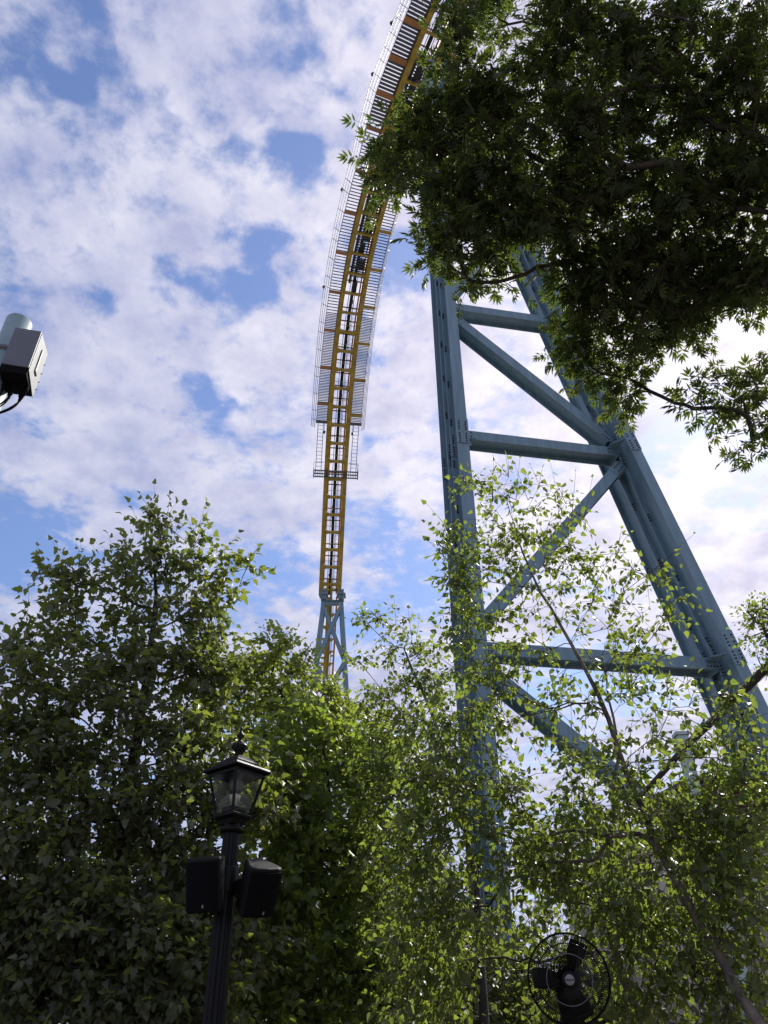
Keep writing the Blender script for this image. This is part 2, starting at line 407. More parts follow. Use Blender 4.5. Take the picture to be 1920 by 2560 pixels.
def beam(a, b2, hf=.44, name='cross_beam', trim=.24, big=1.0):
    """wide-flange member lying on its side between the columns"""
    d = nv(b2 - a); a = a + d * trim; b2 = b2 - d * trim
    up = nv(np.cross(d, ww)); up = up if up[2] > 0 else -up
    cen = (a + b2) / 2; hl = np.linalg.norm(b2 - a) / 2
    m = MB()
    da, db = D1 - .05, D2 + .05
    m.box(cen + ww * da, d, up, ww, hl, hf / 2, .016); m.box(cen + ww * db, d, up, ww, hl, hf / 2, .016)
    m.box(cen + ww * (da + db) / 2, d, up, ww, hl, .012, (db - da) / 2 - .017)
    o = part(m, name, BLUE, tower)
    # end clip plates with bolts
    bm = MB()
    for e, s in ((a, 1), (b2, -1)):
        cm = MB(); cp = MB()
        cm.box(e + d * s * .25 + ww * (da - .026), d, up, ww, .34, hf / 2 - .03, .009)
        cp.box(e + d * s * .02 + ww * (da + db) / 2, d, up, ww, .02, hf / 2 + .05, (db - da) / 2 + .04)
        sub(cm, 'clip_plate', BLUE, o); sub(cp, 'end_plate', BLUE, o)
        for q in (-1, 1):
            for i in range(4):
                bm.lathe([(.028, 0), (.028, .02), (.015, .022), (.015, .04)], e + d * s * (.02 + i * .12) + up * q * .11 + ww * (da - .036), 6, -ww, smooth=False)
    bo = sub(bm, 'bolts', BOLT, o); bo['kind'] = 'stuff'
    return o
# levels of the horizontals taken on the middle section of the column
def z_mid(px, py):
    return plane_pt(px, py, (D1 + D2) / 2)[2]
z1 = z_mid(1270, 800); z2 = z_mid(1360, 1123); z3 = z_mid(1480, 1650)
z4 = 2 * z3 - z2 - .3 if 2 * z3 - z2 > 1 else 2.5
zt = z1 + (z1 - z2) * 1.0
zt2 = zt + 6.5; zt3 = zt2 + 6
print('levels', z1, z2, z3, z4, zt)
for z in (z1, z2, z3, z4, zt, zt2, zt3):
    beam(P_on(0, z), P_on(1, z))
def diag(w0, za, zb, t=.45):
    beam(P_on(w0, za), P_on(1 - w0, zb), name='diagonal_brace', trim=t)
diag(0, z1 - .35, z2 + .35)
diag(1, z2 - .35, z3 + .45)
diag(0, z3 - .35, z4 + .4)
diag(0, z1 + .35, zt - .35)
diag(0, zt - .3 + .6, zt2 - .3) if False else diag(1, zt + .35, zt2 - .35)
diag(0, zt2 + .3, zt3 - .3)
# gusset shelves on the right column joints, slanting plates on the left
for z in (z1, z2, z3, zt):
    p = P_on(1, z + .1) - sr * .23; m = MB()
    q = [p + ww * .05, p + ww * .80, p - uu * .42 + ww * .80, p - uu * .42 + ww * .45]
    up = nv(dr)
    m.add([x for x in q] + [x + up * .03 for x in q], [(0, 3, 2, 1), (4, 5, 6, 7), (0, 1, 5, 4), (1, 2, 6, 5), (2, 3, 7, 6), (3, 0, 4, 7)])
    part(m, 'gusset_plate', BLUE, tower)
    p = P_on(0, z) + sl * .23; m = MB()
    q = [p + ww * .9 + dl * .55, p + ww * .9 - dl * .45, p + uu * .42 + ww * .9 - dl * .45, p + uu * .42 + ww * .9 + dl * .15]
    m.add(q + [x + ww * .03 for x in q], [(0, 1, 2, 3), (4, 7, 6, 5), (0, 4, 5, 1), (1, 5, 6, 2), (2, 6, 7, 3), (3, 7, 4, 0)])
    part(m, 'gusset_plate', BLUE, tower)
for c in (Lb, Rb):
    part(MB().box(c + ww * 1.14 - Zv * .15, (1, 0, 0), (0, 1, 0), Zv, .8, 1.7, .16), 'footing', KERB, tower)

# ------------------------------------------------------------------ lift hill
ctrl = np.array([at(828, 1450, 60.6), at(833, 1200, 53.9), at(869, 900, 45.8), at(915, 560, 35.2), at(1000, 300, 28.2), at(1068, 150, 24.2), at(1096, 85, 22.6), at(1121, 20, 21.2), at(1146, -50, 19.8)])
yy = ctrl[:, 1]
cx = np.polyfit(yy, ctrl[:, 0], 4); cz = np.polyfit(yy, ctrl[:, 2], 4)
Yt = np.linspace(19.6, 60.6, 500)
path = np.stack([np.polyval(cx, Yt), Yt, np.polyval(cz, Yt)], 1)
# continue the crest towards the tower head, and the lower straight below the far support
_t = nv(path[-1] - path[-6])
path = np.concatenate([path, path[-1] + _t * np.linspace(.15, 1.5, 10)[:, None]])
seg = np.linalg.norm(np.diff(path, axis=0), axis=1); S = np.concatenate([[0], np.cumsum(seg)])
SL = S[-1]
def fr(s, base=None):
    s = min(max(s, 0.001), SL - .001)
    p = np.array([np.interp(s, S, path[:, i]) for i in range(3)])
    a = np.array([np.interp(min(s + .6, SL), S, path[:, i]) for i in range(3)]); b2 = np.array([np.interp(max(s - .6, 0), S, path[:, i]) for i in range(3)])
    t = nv(a - b2); n = nv(np.cross(t, Zv)); n = n if n[0] > 0 else -n
    u = nv(np.cross(n, t)); u = u if u[2] > 0 else -u
    return p, t, n, u
def off(s, a, b2):
    if callable(a): a = a(s)
    p, t, n, u = fr(s); return p + n * a + u * b2
def s_at_py(py):
    best = min(range(0, len(path)), key=lambda i: abs(project(path[i])[1] - py)); return S[best]
hill = empty('lift_hill', (float(path[-1][0]), float(path[-1][1]), 0), 'yellow roller coaster lift hill truss with catwalks curving overhead', 'roller coaster')
def sweep(s0, s1, a, b2, w, h, step=.8):
    m = MB(); n_ = max(2, int((s1 - s0) / step)); ss = np.linspace(s0, s1, n_ + 1); vs = []
    for s in ss:
        p, t, n, u = fr(s); c = p + n * (a(s) if callable(a) else a) + u * b2
        vs += [c - n * w / 2 - u * h / 2, c + n * w / 2 - u * h / 2, c + n * w / 2 + u * h / 2, c - n * w / 2 + u * h / 2]
    fs = []
    for i in range(n_):
        for j in range(4):
            fs.append((i * 4 + j, i * 4 + (j + 1) % 4, i * 4 + 4 + (j + 1) % 4, i * 4 + 4 + j))
    fs += [(0, 3, 2, 1), tuple(n_ * 4 + j for j in range(4))]
    return m.add(vs, fs)
def tubealong(m, s0, s1, a, b2, r, n=5, step=.8):
    ss = np.linspace(s0, s1, max(3, int((s1 - s0) / step)))
    m.tube([off(s, a, b2) for s in ss], r, n)
TW = 2.05                                # outer width of the box truss
GW = .34
sA = 0.0; s_top = s_at_py(330); s_mid = s_at_py(790); s_end = s_at_py(1058); s_plat = s_at_py(1185); s_bot = SL
for sg in (-1, 1):
    m = sweep(sA, s_bot, sg * (TW / 2 - GW / 2), 0, GW, .05)
    m2 = sweep(sA, s_bot, sg * (TW / 2 - GW / 2), .9, GW, .05)
    m3 = sweep(sA, s_bot, sg * (TW / 2 - GW / 2), .45, .03, .845)
    for q in (m2, m3): m.add(q.v, q.f)
    part(m, 'girder', YELLOW, hill)
# cross beams with haunched ends
s = sA + .4; k = 0
while s < s_bot - .3:
    p, t, n, u = fr(s)
    m = MB(); hw = TW / 2 - GW + .002
    pr = []
    big = s > s_mid
    th = .13 if not big else .20
    n_ = 8
    for i in range(n_ + 1):
        x = -hw + 2 * hw * i / n_; e = (abs(x) / hw) ** 4
        pr.append((x, th / 2 + e * (.14 if big else .04)))
    vs = [p + n * x - t * y - u * .0 for x, y in pr] + [p + n * x + t * y for x, y in pr]
    vs2 = [v + u * .45 for v in vs]; K = n_ + 1
    fs = []
    for i in range(n_):
        fs += [(i, i + 1, K + i + 1, K + i), (2 * K + i, 3 * K + i, 3 * K + i + 1, 2 * K + i + 1), (i, 2 * K + i, 2 * K + i + 1, i + 1), (K + i, K + i + 1, 3 * K + i + 1, 3 * K + i)]
    m.add(vs + vs2, fs)
    part(m, 'cross_beam', YELLOW, hill)
    s += 1.62; k += 1
# thin tie rods across the soffit with hooked ends
s = s_mid + .8
while s < s_bot - .5:
    m = MB(); a = TW / 2 - .12
    m.tube([off(s + .25, -a, -.04), off(s, -a, -.14), off(s, a, -.14), off(s + .25, a, -.04)], .022, 5)
    part(m, 'tie_rod', YELLOW, hill); s += 1.62
# inside the truss: rails, chain trough, ladder, pipes
for a in (-.62, .62):
    m = MB(); tubealong(m, sA, s_bot, a, 1.25, .075, 6); part(m, 'running_rail', BROWN_RAIL if a < 0 else ORANGE, hill)
part(sweep(sA, s_bot, 0, 1.0, .26, .10), 'chain_trough', CHAIN, hill)
for q in (-.26, .22):
    m = MB(); tubealong(m, sA, s_bot, q, .9, .028); part(m, 'pipe', RAILM, hill)
m = MB(); s = sA
while s < s_bot:
    j = random.uniform(-.07, .07)
    m.box(off(s, j - .02, .9), *[fr(s)[i] for i in (2, 1, 3)], random.uniform(.05, .13), random.uniform(.07, .2), .05); s += .42
part(m, 'chain_links', CHAIN, hill, kind='stuff')
m = MB(); tubealong(m, s_mid, s_bot, .30, .6, .018, 4); tubealong(m, s_mid, s_bot, .58, .6, .018, 4); s = s_mid
while s < s_bot: m.tube([off(s, .30, .6), off(s, .58, .6)], .013, 4); s += .35
part(m, 'ladder', RAILM, hill)
m = MB(); s = sA + .3
while s < s_bot:
    m.box(off(s, 0, 1.1), *[fr(s)[i] for i in (2, 1, 3)], .72, .045, .06); s += 1.1
part(m, 'track_ties', BROWN_RAIL, hill, kind='stuff')
# machinery in the upper part
s = s_top - 4
while s < s_mid - 1:
    m = MB(); m.box(off(s, random.uniform(.0, .3), random.uniform(.5, .8)), *[fr(s)[i] for i in (2, 1, 3)], random.uniform(.15, .35), random.uniform(.3, .8), .1); part(m, 'drive_housing', CHAIN, hill); s += random.uniform(1.0, 1.9)
m = MB(); s = s_top - 5
while s < s_mid - 3:
    m.box(off(s, .12, .62), *[fr(s)[i] for i in (2, 1, 3)], .52, .05, .015); s += .21
part(m, 'inner_grating', GRATE, hill, kind='stuff')
part(sweep(s_top - 5, s_mid - 2.5, -.42, .7, .16, .3), 'inner_duct', CHAIN, hill)
# catwalks
WK = .92
def wk(s): return WK + .30 * min(1, max(0, (s_top + 3 - s) / 5))
for sg in (-1, 1):
    a0 = sg * (TW / 2 + .02); a1 = lambda s, sg=sg: sg * (TW / 2 + .02 + wk(s))
    m = MB(); s = sA
    while s < s_end:
        p, t, n, u = fr(s)
        up = s < s_top
        wide = wk(s)
        c = p + n * (sg * (TW / 2 + .02 + wide / 2)) + u * .42
        m.box(c, n, t, u, wide / 2, .088 if up else .037, .014)
        s += .24 if s < s_mid else .135
    part(m, 'catwalk_step', GRATE, hill, kind='stuff')
    for q in (a0, a1):
        part(sweep(sA, s_end, q, .40, .04, .10), 'catwalk_stringer', RAILM, hill)
    # flared railing
    m = MB(); fl = sg * .42
    for hh in (.35, .72, 1.08):
        k1 = hh / 1.08
        tubealong(m, sA, s_end + .6, lambda s, k1=k1: a1(s) + fl * k1, .40 + hh, .022, 4)
    s = sA + .3; j = 0
    while s < s_end + .5:
        m.tube([off(s, a1, .38), off(s + .12, a1(s) + fl, 1.48)], .024, 4)
        s += (.95 if s < s_top else 1.45) if j % 3 else .8
        j += 1
    part(m, 'railing', RAILM, hill)
    s = sA + 1.2 + (0 if sg < 0 else .8)
    while s < s_end:
        m = MB(); hi = s < s_top; m.box(off(s, (a0 + a1(s)) / 2, .24), *[fr(s)[i] for i in (2, 1, 3)], wk(s) / 2 + .04, .17 if hi else .10, .13)
        part(m, 'outrigger', BROWN_RAIL if sg < 0 else YELLOW, hill); s += 2.35 if hi else 3.15
    # narrow rung ladder section below the catwalk
    b0 = sg * (TW / 2 + .30); b1 = sg * (TW / 2 + .78)
    m = MB()
    for q in (b0, b1):
        mm = sweep(s_end, s_plat, q, .4, .05, .08); m.add(mm.v, mm.f)
    s = s_end
    while s < s_plat: m.tube([off(s, b0, .4), off(s, b1, .4)], .022, 4); s += .33
    part(m, 'ladder', GRATE, hill)
    m = MB().box(off(s_end, (a0 + a1(s_end)) / 2, .3), *[fr(s_end)[i] for i in (2, 1, 3)], WK / 2 + .05, .10, .12)
    part(m, 'end_bracket', GRATE, hill)
    m = MB(); m.tube([off(s_end + .1, sg * (TW / 2 + .22), .2), off(s_end + .6, sg * (TW / 2 + .22), -.1)], .02, 4)
    m.lathe([(.02, 0), (.11, .08), (.11, .28), (.03, .36)], off(s_end + .9, sg * (TW / 2 + .22), -.35), 8)
    part(m, 'warning_lamp', CHAIN, hill)
# grey platform
m = MB(); p, t, n, u = fr(s_plat)
for dt_ in (-.28, 0, .28): m.box(p + t * dt_ + u * -.12, n, t, u, TW / 2 + .95, .045, .09)
for i in range(26):
    x = -(TW / 2 + .9) + i * (TW + 1.8) / 25
    m.box(p + n * x - u * .05, n, t, u, .02, .34, .03)
for sg in (-1, 1): m.box(p + n * sg * (TW / 2 + .95), n, t, u, .03, .42, .10)
part(m, 'platform', GRATE, hill)
m = MB()
for sg in (-1, 1):
    x = TW / 2 + .95
    for hh in (.5, 1.0): m.tube([off(s_plat + .3, sg * x, hh), off(s_plat - .9, sg * x, hh), off(s_plat - .9, sg * (TW / 2 + .1), hh)], .018, 4)
    for ds in (.3, -.3, -.9): m.tube([off(s_plat + ds, sg * x, -.1), off(s_plat + ds, sg * x, 1.0)], .018, 4)
part(m, 'railing', GRATE, hill)
# small lamps standing on the catwalk rail
for py in (125, 250, 518, 748):
    s = s_at_py(py); m = MB(); q = off(s, -(TW / 2 + wk(s) + .42), 1.5)
    m.tube([q, q + Zv * .3], .03, 5); m.lathe([(.05, 0), (.13, .06), (.13, .2), (.05, .26)], q + Zv * .28, 8); part(m, 'warning_lamp', CHAIN, hill)
# spine track that carries on down beyond the far support
pe, te, ne, ue = fr(SL)
far = empty('spine_track', (float(pe[0]), float(pe[1] + 6), 0), 'yellow single spine coaster track with orange rails behind the far blue support', 'coaster track')
cur = [pe + te * 0.15]
dcur = te.copy()
for i in range(30):
    cur.append(cur[-1] + dcur * 1.2); dcur = nv(dcur + np.array([-.003, .012, .004]))
    if cur[-1][2] < 3: break
cur = np.array(cur)
m = MB()
for a, b2 in zip(cur[:-1], cur[1:]): m.bar(a, b2 + (b2 - a) * .01, ne, .50, .55)
part(m, 'spine_beam', YELLOW, far)
for sg in (-1, 1):
    m = MB(); m.tube(cur + ne * sg * .68 + ue * .75, .085, 6); part(m, 'running_rail', ORANGE, far)
for i in range(len(cur) - 1):
    m = MB(); c = cur[i] + te * .5
    m.hexa([c - ne * .26 + ue * .25 - te * .2, c + ne * .26 + ue * .25 - te * .2, c + ne * .26 + ue * .25 + te * .2, c - ne * .26 + ue * .25 + te * .2,
            c - ne * .70 + ue * .74 - te * .05, c + ne * .70 + ue * .74 - te * .05, c + ne * .70 + ue * .74 + te * .05, c - ne * .70 + ue * .74 + te * .05])
    part(m, 'rail_tie', YELLOW, far)
for q in (.1, .35): part(MB().tube(cur + ne * q - ue * .45, .03, 5), 'cable_pipe', RAILM, far)

# end plates of the box truss
m = MB()
for dz in (0.0, .5): m.box(pe - te * (1.0 - dz) + ue * .55, ne, te, ue, TW / 2 - GW, .07, .35)
m.box(pe - te * .2 + ue * .2 - ne * .25, ne, te, ue, .1, 1.3, .2); m.box(pe - te * .2 + ue * .2 + ne * .12, ne, te, ue, .1, 1.3, .2)
part(m, 'end_plate', YELLOW, hill)

# ------------------------------------------------------------------ far blue support
fs = empty('far_support', (float(pe[0]), float(pe[1]), 0), 'small far blue steel support with x bracing under the low end of the yellow truss', 'support tower')
YF = 60.2
def fp(px, py, dy=0): return at(px, py, YF + dy)
legs = []
for (tx, ty, bx, by) in ((809, 1500, 785, 1690), (853, 1500, 866, 1720)):
    a = fp(tx, ty); b2 = fp(bx, by); d = nv(b2 - a); foot = a + d * ((a[2] - .1) / -d[2])
    legs.append((a, foot))
def web_member(a, b2, w, dp, name, parent, m_=BLUE):
    d = nv(b2 - a); sx = nv(np.array([1.0, 0, 0]) - d[0] * d); bk = np.cross(sx, d); bk = bk if bk[1] > 0 else -bk
    m = MB(); c = (a + b2) / 2; hl = np.linalg.norm(b2 - a) / 2
    m.box(c, sx, d, bk, w / 2, hl, .02); m.box(c + bk * dp, sx, d, bk, w / 2, hl, .02); m.box(c + bk * dp / 2, sx, d, bk, .018, hl, dp / 2 - .021)
    return part(m, name, m_, parent)
for a, f in legs:
    web_member(a, f, .36, .36, 'leg', fs)
    sgn = -1 if a[0] < -5.4 else 1
    a2 = a + np.array([-.12, 1.3, -.4]); f2 = f + np.array([-.1 * sgn - .1, 2.6, 0])
    web_member(a2, f2, .30, .34, 'leg', fs)
    m = MB(); m.box(a + Zv * .45, (1, 0, 0), (0, 1, 0), Zv, .24, .3, .5); m.box(a + Zv * .45, (1, 0, 0), (0, 1, 0), Zv, .40, .45, .05)
    for q in (-.2, 0, .2): m.box(a + Zv * .45 + np.array([q, -.25, 0]), (1, 0, 0), (0, 1, 0), Zv, .02, .16, .5)
    part(m, 'leg_cap', BLUE, fs)
def on(l, z): a, f = legs[l]; return line_at(a, f, z)
zA = fp(830, 1512)[2]; zB = fp(830, 1653)[2]; zC = zB - (zA - zB)
for z in (zA, zB, zC, 2 * zC - zB):
    if z > 2: web_member(on(0, z) + (.2, 0, 0), on(1, z) - (.2, 0, 0), .36, .38, 'cross_beam', fs)
for za, zb in ((zA, zB), (zB, zC), (zC, 2 * zC - zB)):
    if zb > 1:
        web_member(on(0, za - .25) + (.1, -.03, 0), on(1, zb + .25) - (.1, .03, 0), .33, .30, 'diagonal_brace', fs)
        web_member(on(1, za - .25) + (-.1, -.08, 0), on(0, zb + .25) + (.1, -.08, 0), .33, .30, 'diagonal_brace', fs)
# ------------------------------------------------------------------ building behind the birches, lower right
bl = empty('park_building', (9.0, 17.5, 0), 'rustic beige building with cream beams and brown plank eaves half hidden behind the birch', 'building')
YB = 16.5
e0 = at(1760, 1980, YB); EZ = e0[2]            # eave height
X0, X1 = at(1500, 2450, YB)[0], 17.0
m = MB().abox(X0 + 1.2, X1, YB + 1.5, YB + 8, 0, EZ - .35); part(m, 'wall', STUCCO, bl)
for i in range(9):
    z = .4 + i * .62
    if z > EZ - .6: break
    part(MB().abox(X0 + 1.15, X1, YB + 1.44, YB + 1.498, z, z + .07), 'wall_batten', CREAM, bl)
for i in range(5):
    x = X0 + 1.3 + i * 2.2
    part(MB().abox(x, x + .22, YB + 1.36, YB + 1.43, 0, EZ - .36), 'corner_post', CREAM, bl)
# windows
for i in range(3):
    x = X0 + 2.0 + i * 2.2
    w = part(MB().abox(x, x + 1.1, YB + 1.40, YB + 1.49, 1.2, 2.6), 'window', CREAM, bl)
    sub(MB().abox(x + .1, x + .52, YB + 1.38, YB + 1.398, 1.3, 2.5), 'pane', FROST, w); sub(MB().abox(x + .58, x + 1.0, YB + 1.38, YB + 1.398, 1.3, 2.5), 'pane', FROST, w)
# soffit planks
i = 0; x = at(1725, 2000, YB)[0]
while x < X1 - .3:
    part(MB().abox(x, x + .205, YB - .5, YB + 2.5, EZ - .02, EZ + .02 + .004 * (i % 3)), 'soffit_plank', PLANK, bl); x += .215; i += 1
xs = at(1725, 2000, YB)[0]
part(MB().abox(xs - .02, X1, YB + .15, YB + .33, EZ - .22, EZ - .022), 'beam', CREAM, bl)
part(MB().abox(xs - .02, X1, YB + 1.2, YB + 1.36, EZ - .26, EZ - .022), 'beam', CREAM, bl)
for i in range(6):
    x = xs + .5 + i * 1.5
    m = MB().bar((x, YB - .45, EZ - .10), (x + .5, YB + 1.2, EZ - .10), (1, 0, 0), .14, .15); part(m, 'rafter_tail', CREAM, bl)
m = MB().add([(xs - .1, YB - .6, EZ + .06), (X1, YB - .6, EZ + .06), (X1, YB + 5, EZ + .75), (xs - .1, YB + 5, EZ + .75),
              (xs - .1, YB - .6, EZ + .16), (X1, YB - .6, EZ + .16), (X1, YB + 5, EZ + .85), (xs - .1, YB + 5, EZ + .85)],
             [(0, 3, 2, 1), (4, 5, 6, 7), (0, 1, 5, 4), (1, 2, 6, 5), (2, 3, 7, 6), (3, 0, 4, 7)]); part(m, 'roof', SHINGLE, bl)
# lower lean-to seen further left
e2 = at(1655, 2140, YB - 1)
part(MB().abox(e2[0] - .3, e2[0] + 2.2, YB - 1.4, YB + .8, e2[2], e2[2] + .12), 'porch_roof', PLANK, bl)
part(MB().abox(e2[0] - .25, e2[0] + 2.1, YB - 1.3, YB - 1.1, e2[2] - .25, e2[2] - .003), 'beam', CREAM, bl)
part(MB().abox(e2[0] - .2, e2[0] - .02, YB - 1.28, YB - 1.1, 0, e2[2] - .253), 'porch_post', CREAM, bl)
pp = at(1712, 1880, YB - 2)
po = empty('flag_post', (pp[0], pp[1], 0), 'pale green square post rising beside the brown plank eaves', 'post')
part(MB().abox(pp[0] - .10, pp[0] + .10, pp[1] - .10, pp[1] + .10, 0, pp[2] + .3), 'shaft', PALEPOST, po, bevel=.01)
part(MB().abox(pp[0] - .13, pp[0] + .13, pp[1] - .13, pp[1] + .13, pp[2] + .3, pp[2] + .36), 'cap', PALEPOST, po)
part(MB().bar((pp[0] + .1, pp[1], pp[2] - 1.75), (pp[0] + .75, pp[1], pp[2] - 2.3), (0, 1, 0), .12, .14), 'brace', PALEPOST, po)

# ------------------------------------------------------------------ lamp post
LX, LY = at(588, 1985, 6.6)[0], 6.6
def lz(py, px=588): return at(px, py, LY)[2]
lamp = empty('lamp_post', (LX, LY, 0), 'black victorian lamp post with four sided glass lantern and ball finial', 'street lamp')
B = np.array([LX, LY, 0.0])
z_ring = lz(2078); z_neck0 = lz(2066); z_base = lz(2046); z_gal = lz(2021); z_eave = lz(1936); z_r1 = lz(1905); z_fin = lz(1816)
m = MB(); n_ = 48; vs = []; hs = [(0, .21), (.12, .21), (.14, .17), (.45, .155), (.5, .125), (.55, .105), (z_ring - .02, .066)]
an = np.arange(n_) * 2 * math.pi / n_
for h, r in hs:
    rr = r * (1 - (.10 if h > .5 else 0) * (np.cos(an * 12) > .3))
    vs += [(LX + rr[i] * math.cos(an[i]), LY + rr[i] * math.sin(an[i]), h) for i in range(n_)]
m.add(vs, [(k * n_ + j, k * n_ + (j + 1) % n_, (k + 1) * n_ + (j + 1) % n_, (k + 1) * n_ + j) for k in range(len(hs) - 1) for j in range(n_)] + [tuple(range((len(hs) - 1) * n_, len(hs) * n_))])
part(m, 'post', BLACK, lamp)
part(MB().lathe([(.06, -.02), (.092, -.012), (.096, .01), (.09, .028), (.06, .035), (.054, .06), (.056, z_base - z_ring - .09), (.075, z_base - z_ring - .05)], B + Zv * z_ring, 28), 'collar', BLACK, lamp)
yaw = R_(8)
ca, sa = math.cos(yaw + R_(45)), math.sin(yaw + R_(45))
ex = np.array([ca, sa, 0]); ey = np.array([-sa, ca, 0])       # face axes of the lantern
def sq(h, z): return [B + Zv * z + ex * h * i + ey * h * j for i, j in ((-1, -1), (1, -1), (1, 1), (-1, 1))]
def frustum(m, levels):
    vs = [p for h, z in levels for p in sq(h, z)]
    fsx = [(k * 4 + j, k * 4 + (j + 1) % 4, k * 4 + 4 + (j + 1) % 4, k * 4 + 4 + j) for k in range(len(levels) - 1) for j in range(4)]
    fsx += [(3, 2, 1, 0), tuple((len(levels) - 1) * 4 + j for j in range(4))]
    return m.add(vs, fsx)
hb = .098; he = .185
frb = frustum(MB(), [(.070, z_base - .055), (.085, z_base - .02), (hb + .012, z_base), (hb + .016, z_base + .02), (hb, z_base + .028)])
part(frb, 'lantern_base', BLACK, lamp, bevel=.004)
part(frustum(MB(), [(.07, z_base + .028), (.072, z_base + .085), (.06, z_base + .09)]), 'burner_box', BLACK, lamp, bevel=.003)
part(MB().lathe([(.030, 0), (.030, .05), (.045, .055), (.045, .095), (.04, .1)], B + Zv * (z_base + .09), 16), 'socket', CREAMLAMP, lamp)
part(MB().lathe([(.042, 0), (.055, .03), (.06, .08), (.058, .20), (.03, .24)], B + Zv * (z_base + .192), 18), 'lamp_chimney', FROST, lamp)
zt_ = z_eave - .004; zb_ = z_base + .03
cb, ct = sq(hb, zb_), sq(he - .022, zt_)
for i in range(4):
    part(MB().bar(cb[i], ct[i], ey, .017, .017), 'corner_bar', BLACK, lamp)
for i in range(4):
    j = (i + 1) % 4
    q = [cb[i], cb[j], ct[j], ct[i]]; c = (q[0] + q[1] + q[2] + q[3]) / 4; nn = nv(np.cross(q[1] - q[0], q[3] - q[0]))
    q = [c + (x - c) * .93 for x in q]
    part(MB().hexa([x - nn * .0015 for x in q] + [x + nn * .0015 for x in q]), 'glass_pane', GLASS, lamp)
    part(MB().bar(ct[i] - Zv * .012, ct[j] - Zv * .012, Zv, .022, .012), 'top_rail', BLACK, lamp)
rf = frustum(MB(), [(he - .01, z_eave), (he + .018, z_eave + .004), (he + .022, z_eave + .022), (he + .008, z_eave + .042), (he - .045, z_eave + .056), (he - .05, z_eave + .064),
                    (he - .052, z_eave + .086), (he - .075, z_eave + .105), (.05, z_eave + .150), (.035, z_eave + .156)])
part(rf, 'lantern_roof', BLACK, lamp, bevel=.006)
zf = z_eave + .150; hf = z_fin - zf
pr = [(.034, 0), (.036, .08), (.045, .16), (.080, .30), (.074, .36), (.045, .44), (.018, .52), (.014, .56), (.038, .66), (.034, .72), (.016, .80), (.011, .86), (.014, .91), (.010, .96), (.001, 1.0)]
part(MB().lathe([(r * .92, h * hf) for r, h in pr], B + Zv * zf, 28), 'finial', BLACK, lamp)

# speakers on the post
def speaker(px0, px1, py0, py1, Yd, yawdeg, tilt, label, nm='loudspeaker', roll=0):
    z_t = at((px0 + px1) / 2, py0, Yd)[2]; z_b = at((px0 + px1) / 2, py1, Yd)[2]
    c = at((px0 + px1) / 2, (py0 + py1) / 2, Yd)
    sp = empty(nm, c, label, 'loudspeaker', 'loudspeakers strapped to the lamp post')
    H = z_t - z_b; W = .275; D = .24
    a = R_(yawdeg); fx = np.array([math.cos(a), math.sin(a), 0]); fy = np.array([math.sin(a), -math.cos(a), 0])   # fy: facing direction
    t = R_(tilt); az = Zv * math.cos(t) + fy * math.sin(t); az = nv(az + fx * math.tan(R_(roll))); fyt = nv(np.cross(az, fx) * -1)
    if np.dot(fyt, fy) < 0: fyt = -fyt
    fx = nv(np.cross(fyt, az)) 
    def ring(zs, sc):
        pts = []
        # plan outline: flat back narrower than the curved front
        for x, y in ((-.30, -.5), (.30, -.5), (.5, .18), (.5, .38), (.36, .47), (.0, .52), (-.36, .47), (-.5, .38), (-.5, .18)):
            pts.append(c + fx * x * W * sc + fyt * y * D * sc + az * zs)
        return pts
    m = MB(); lv = [(-H / 2, .90), (-H / 2 + .012, 1), (H / 2 - .02, 1), (H / 2 - .006, .96), (H / 2, .86)]; vs = []; K = 9
    for zs, sc in lv: vs += ring(zs, sc)
    m.add(vs, [(k * K + j, k * K + (j + 1) % K, (k + 1) * K + (j + 1) % K, (k + 1) * K + j) for k in range(len(lv) - 1) for j in range(K)] + [tuple(range(K))[::-1], tuple((len(lv) - 1) * K + j for j in range(K))])
    part(m, 'cabinet', SPKM, sp, bevel=.006)
    # grille that follows the curved front
    m = MB(); xs_ = [-.47, -.36, -.18, 0, .18, .36, .47]; ysx = [.415, .478, .512, .530, .512, .478, .415]; vs = []
    for zs in (-H / 2 + .02, H / 2 - .03):
        for x, y in zip(xs_, ysx): vs.append(c + fx * x * W + fyt * (y * D + .001) + az * zs)
        for x, y in zip(xs_, ysx): vs.append(c + fx * x * W + fyt * (y * D + .010) + az * zs)
    n7 = 7; fsx = []
    for i in range(6):
        fsx += [(n7 + i, n7 + i + 1, 3 * n7 + i + 1, 3 * n7 + i), (i, n7 + i, n7 + i + 1, i + 1), (2 * n7 + i, 2 * n7 + i + 1, 3 * n7 + i + 1, 3 * n7 + i)]
    fsx += [(0, 2 * n7, 3 * n7, n7), (6, n7 + 6, 3 * n7 + 6, 2 * n7 + 6)]
    m.add(vs, fsx); part(m, 'grille', CLOTH, sp)
    m = MB(); tgt = np.array([LX, LY, c[2]]); bk = c - fyt * D * .5
    m.bar(bk, tgt, Zv, .10, .035); part(m, 'bracket', BLACK, sp)
    m = MB(); m.box(c - fx * .02 + fyt * (D * .525 + .012) - az * (H / 2 - .045), fx, fyt, az, .006, .003, .011); part(m, 'badge', BADGE, sp)
    return sp
speaker(482, 560, 2142, 2276, 6.42, -14, 15, 'black loudspeaker on the left side of the lamp post facing forward')
speaker(592, 692, 2156, 2284, 6.45, 40, 27, 'black loudspeaker on the right side of the lamp post turned and tilted down', roll=-6)
m = MB(); m.lathe([(.088, 0), (.090, .01), (.090, .18), (.088, .19)], B + Zv * (at(560, 2235, 6.6)[2]), 20)
part(m, 'strap_clamp', BLACK, lamp)

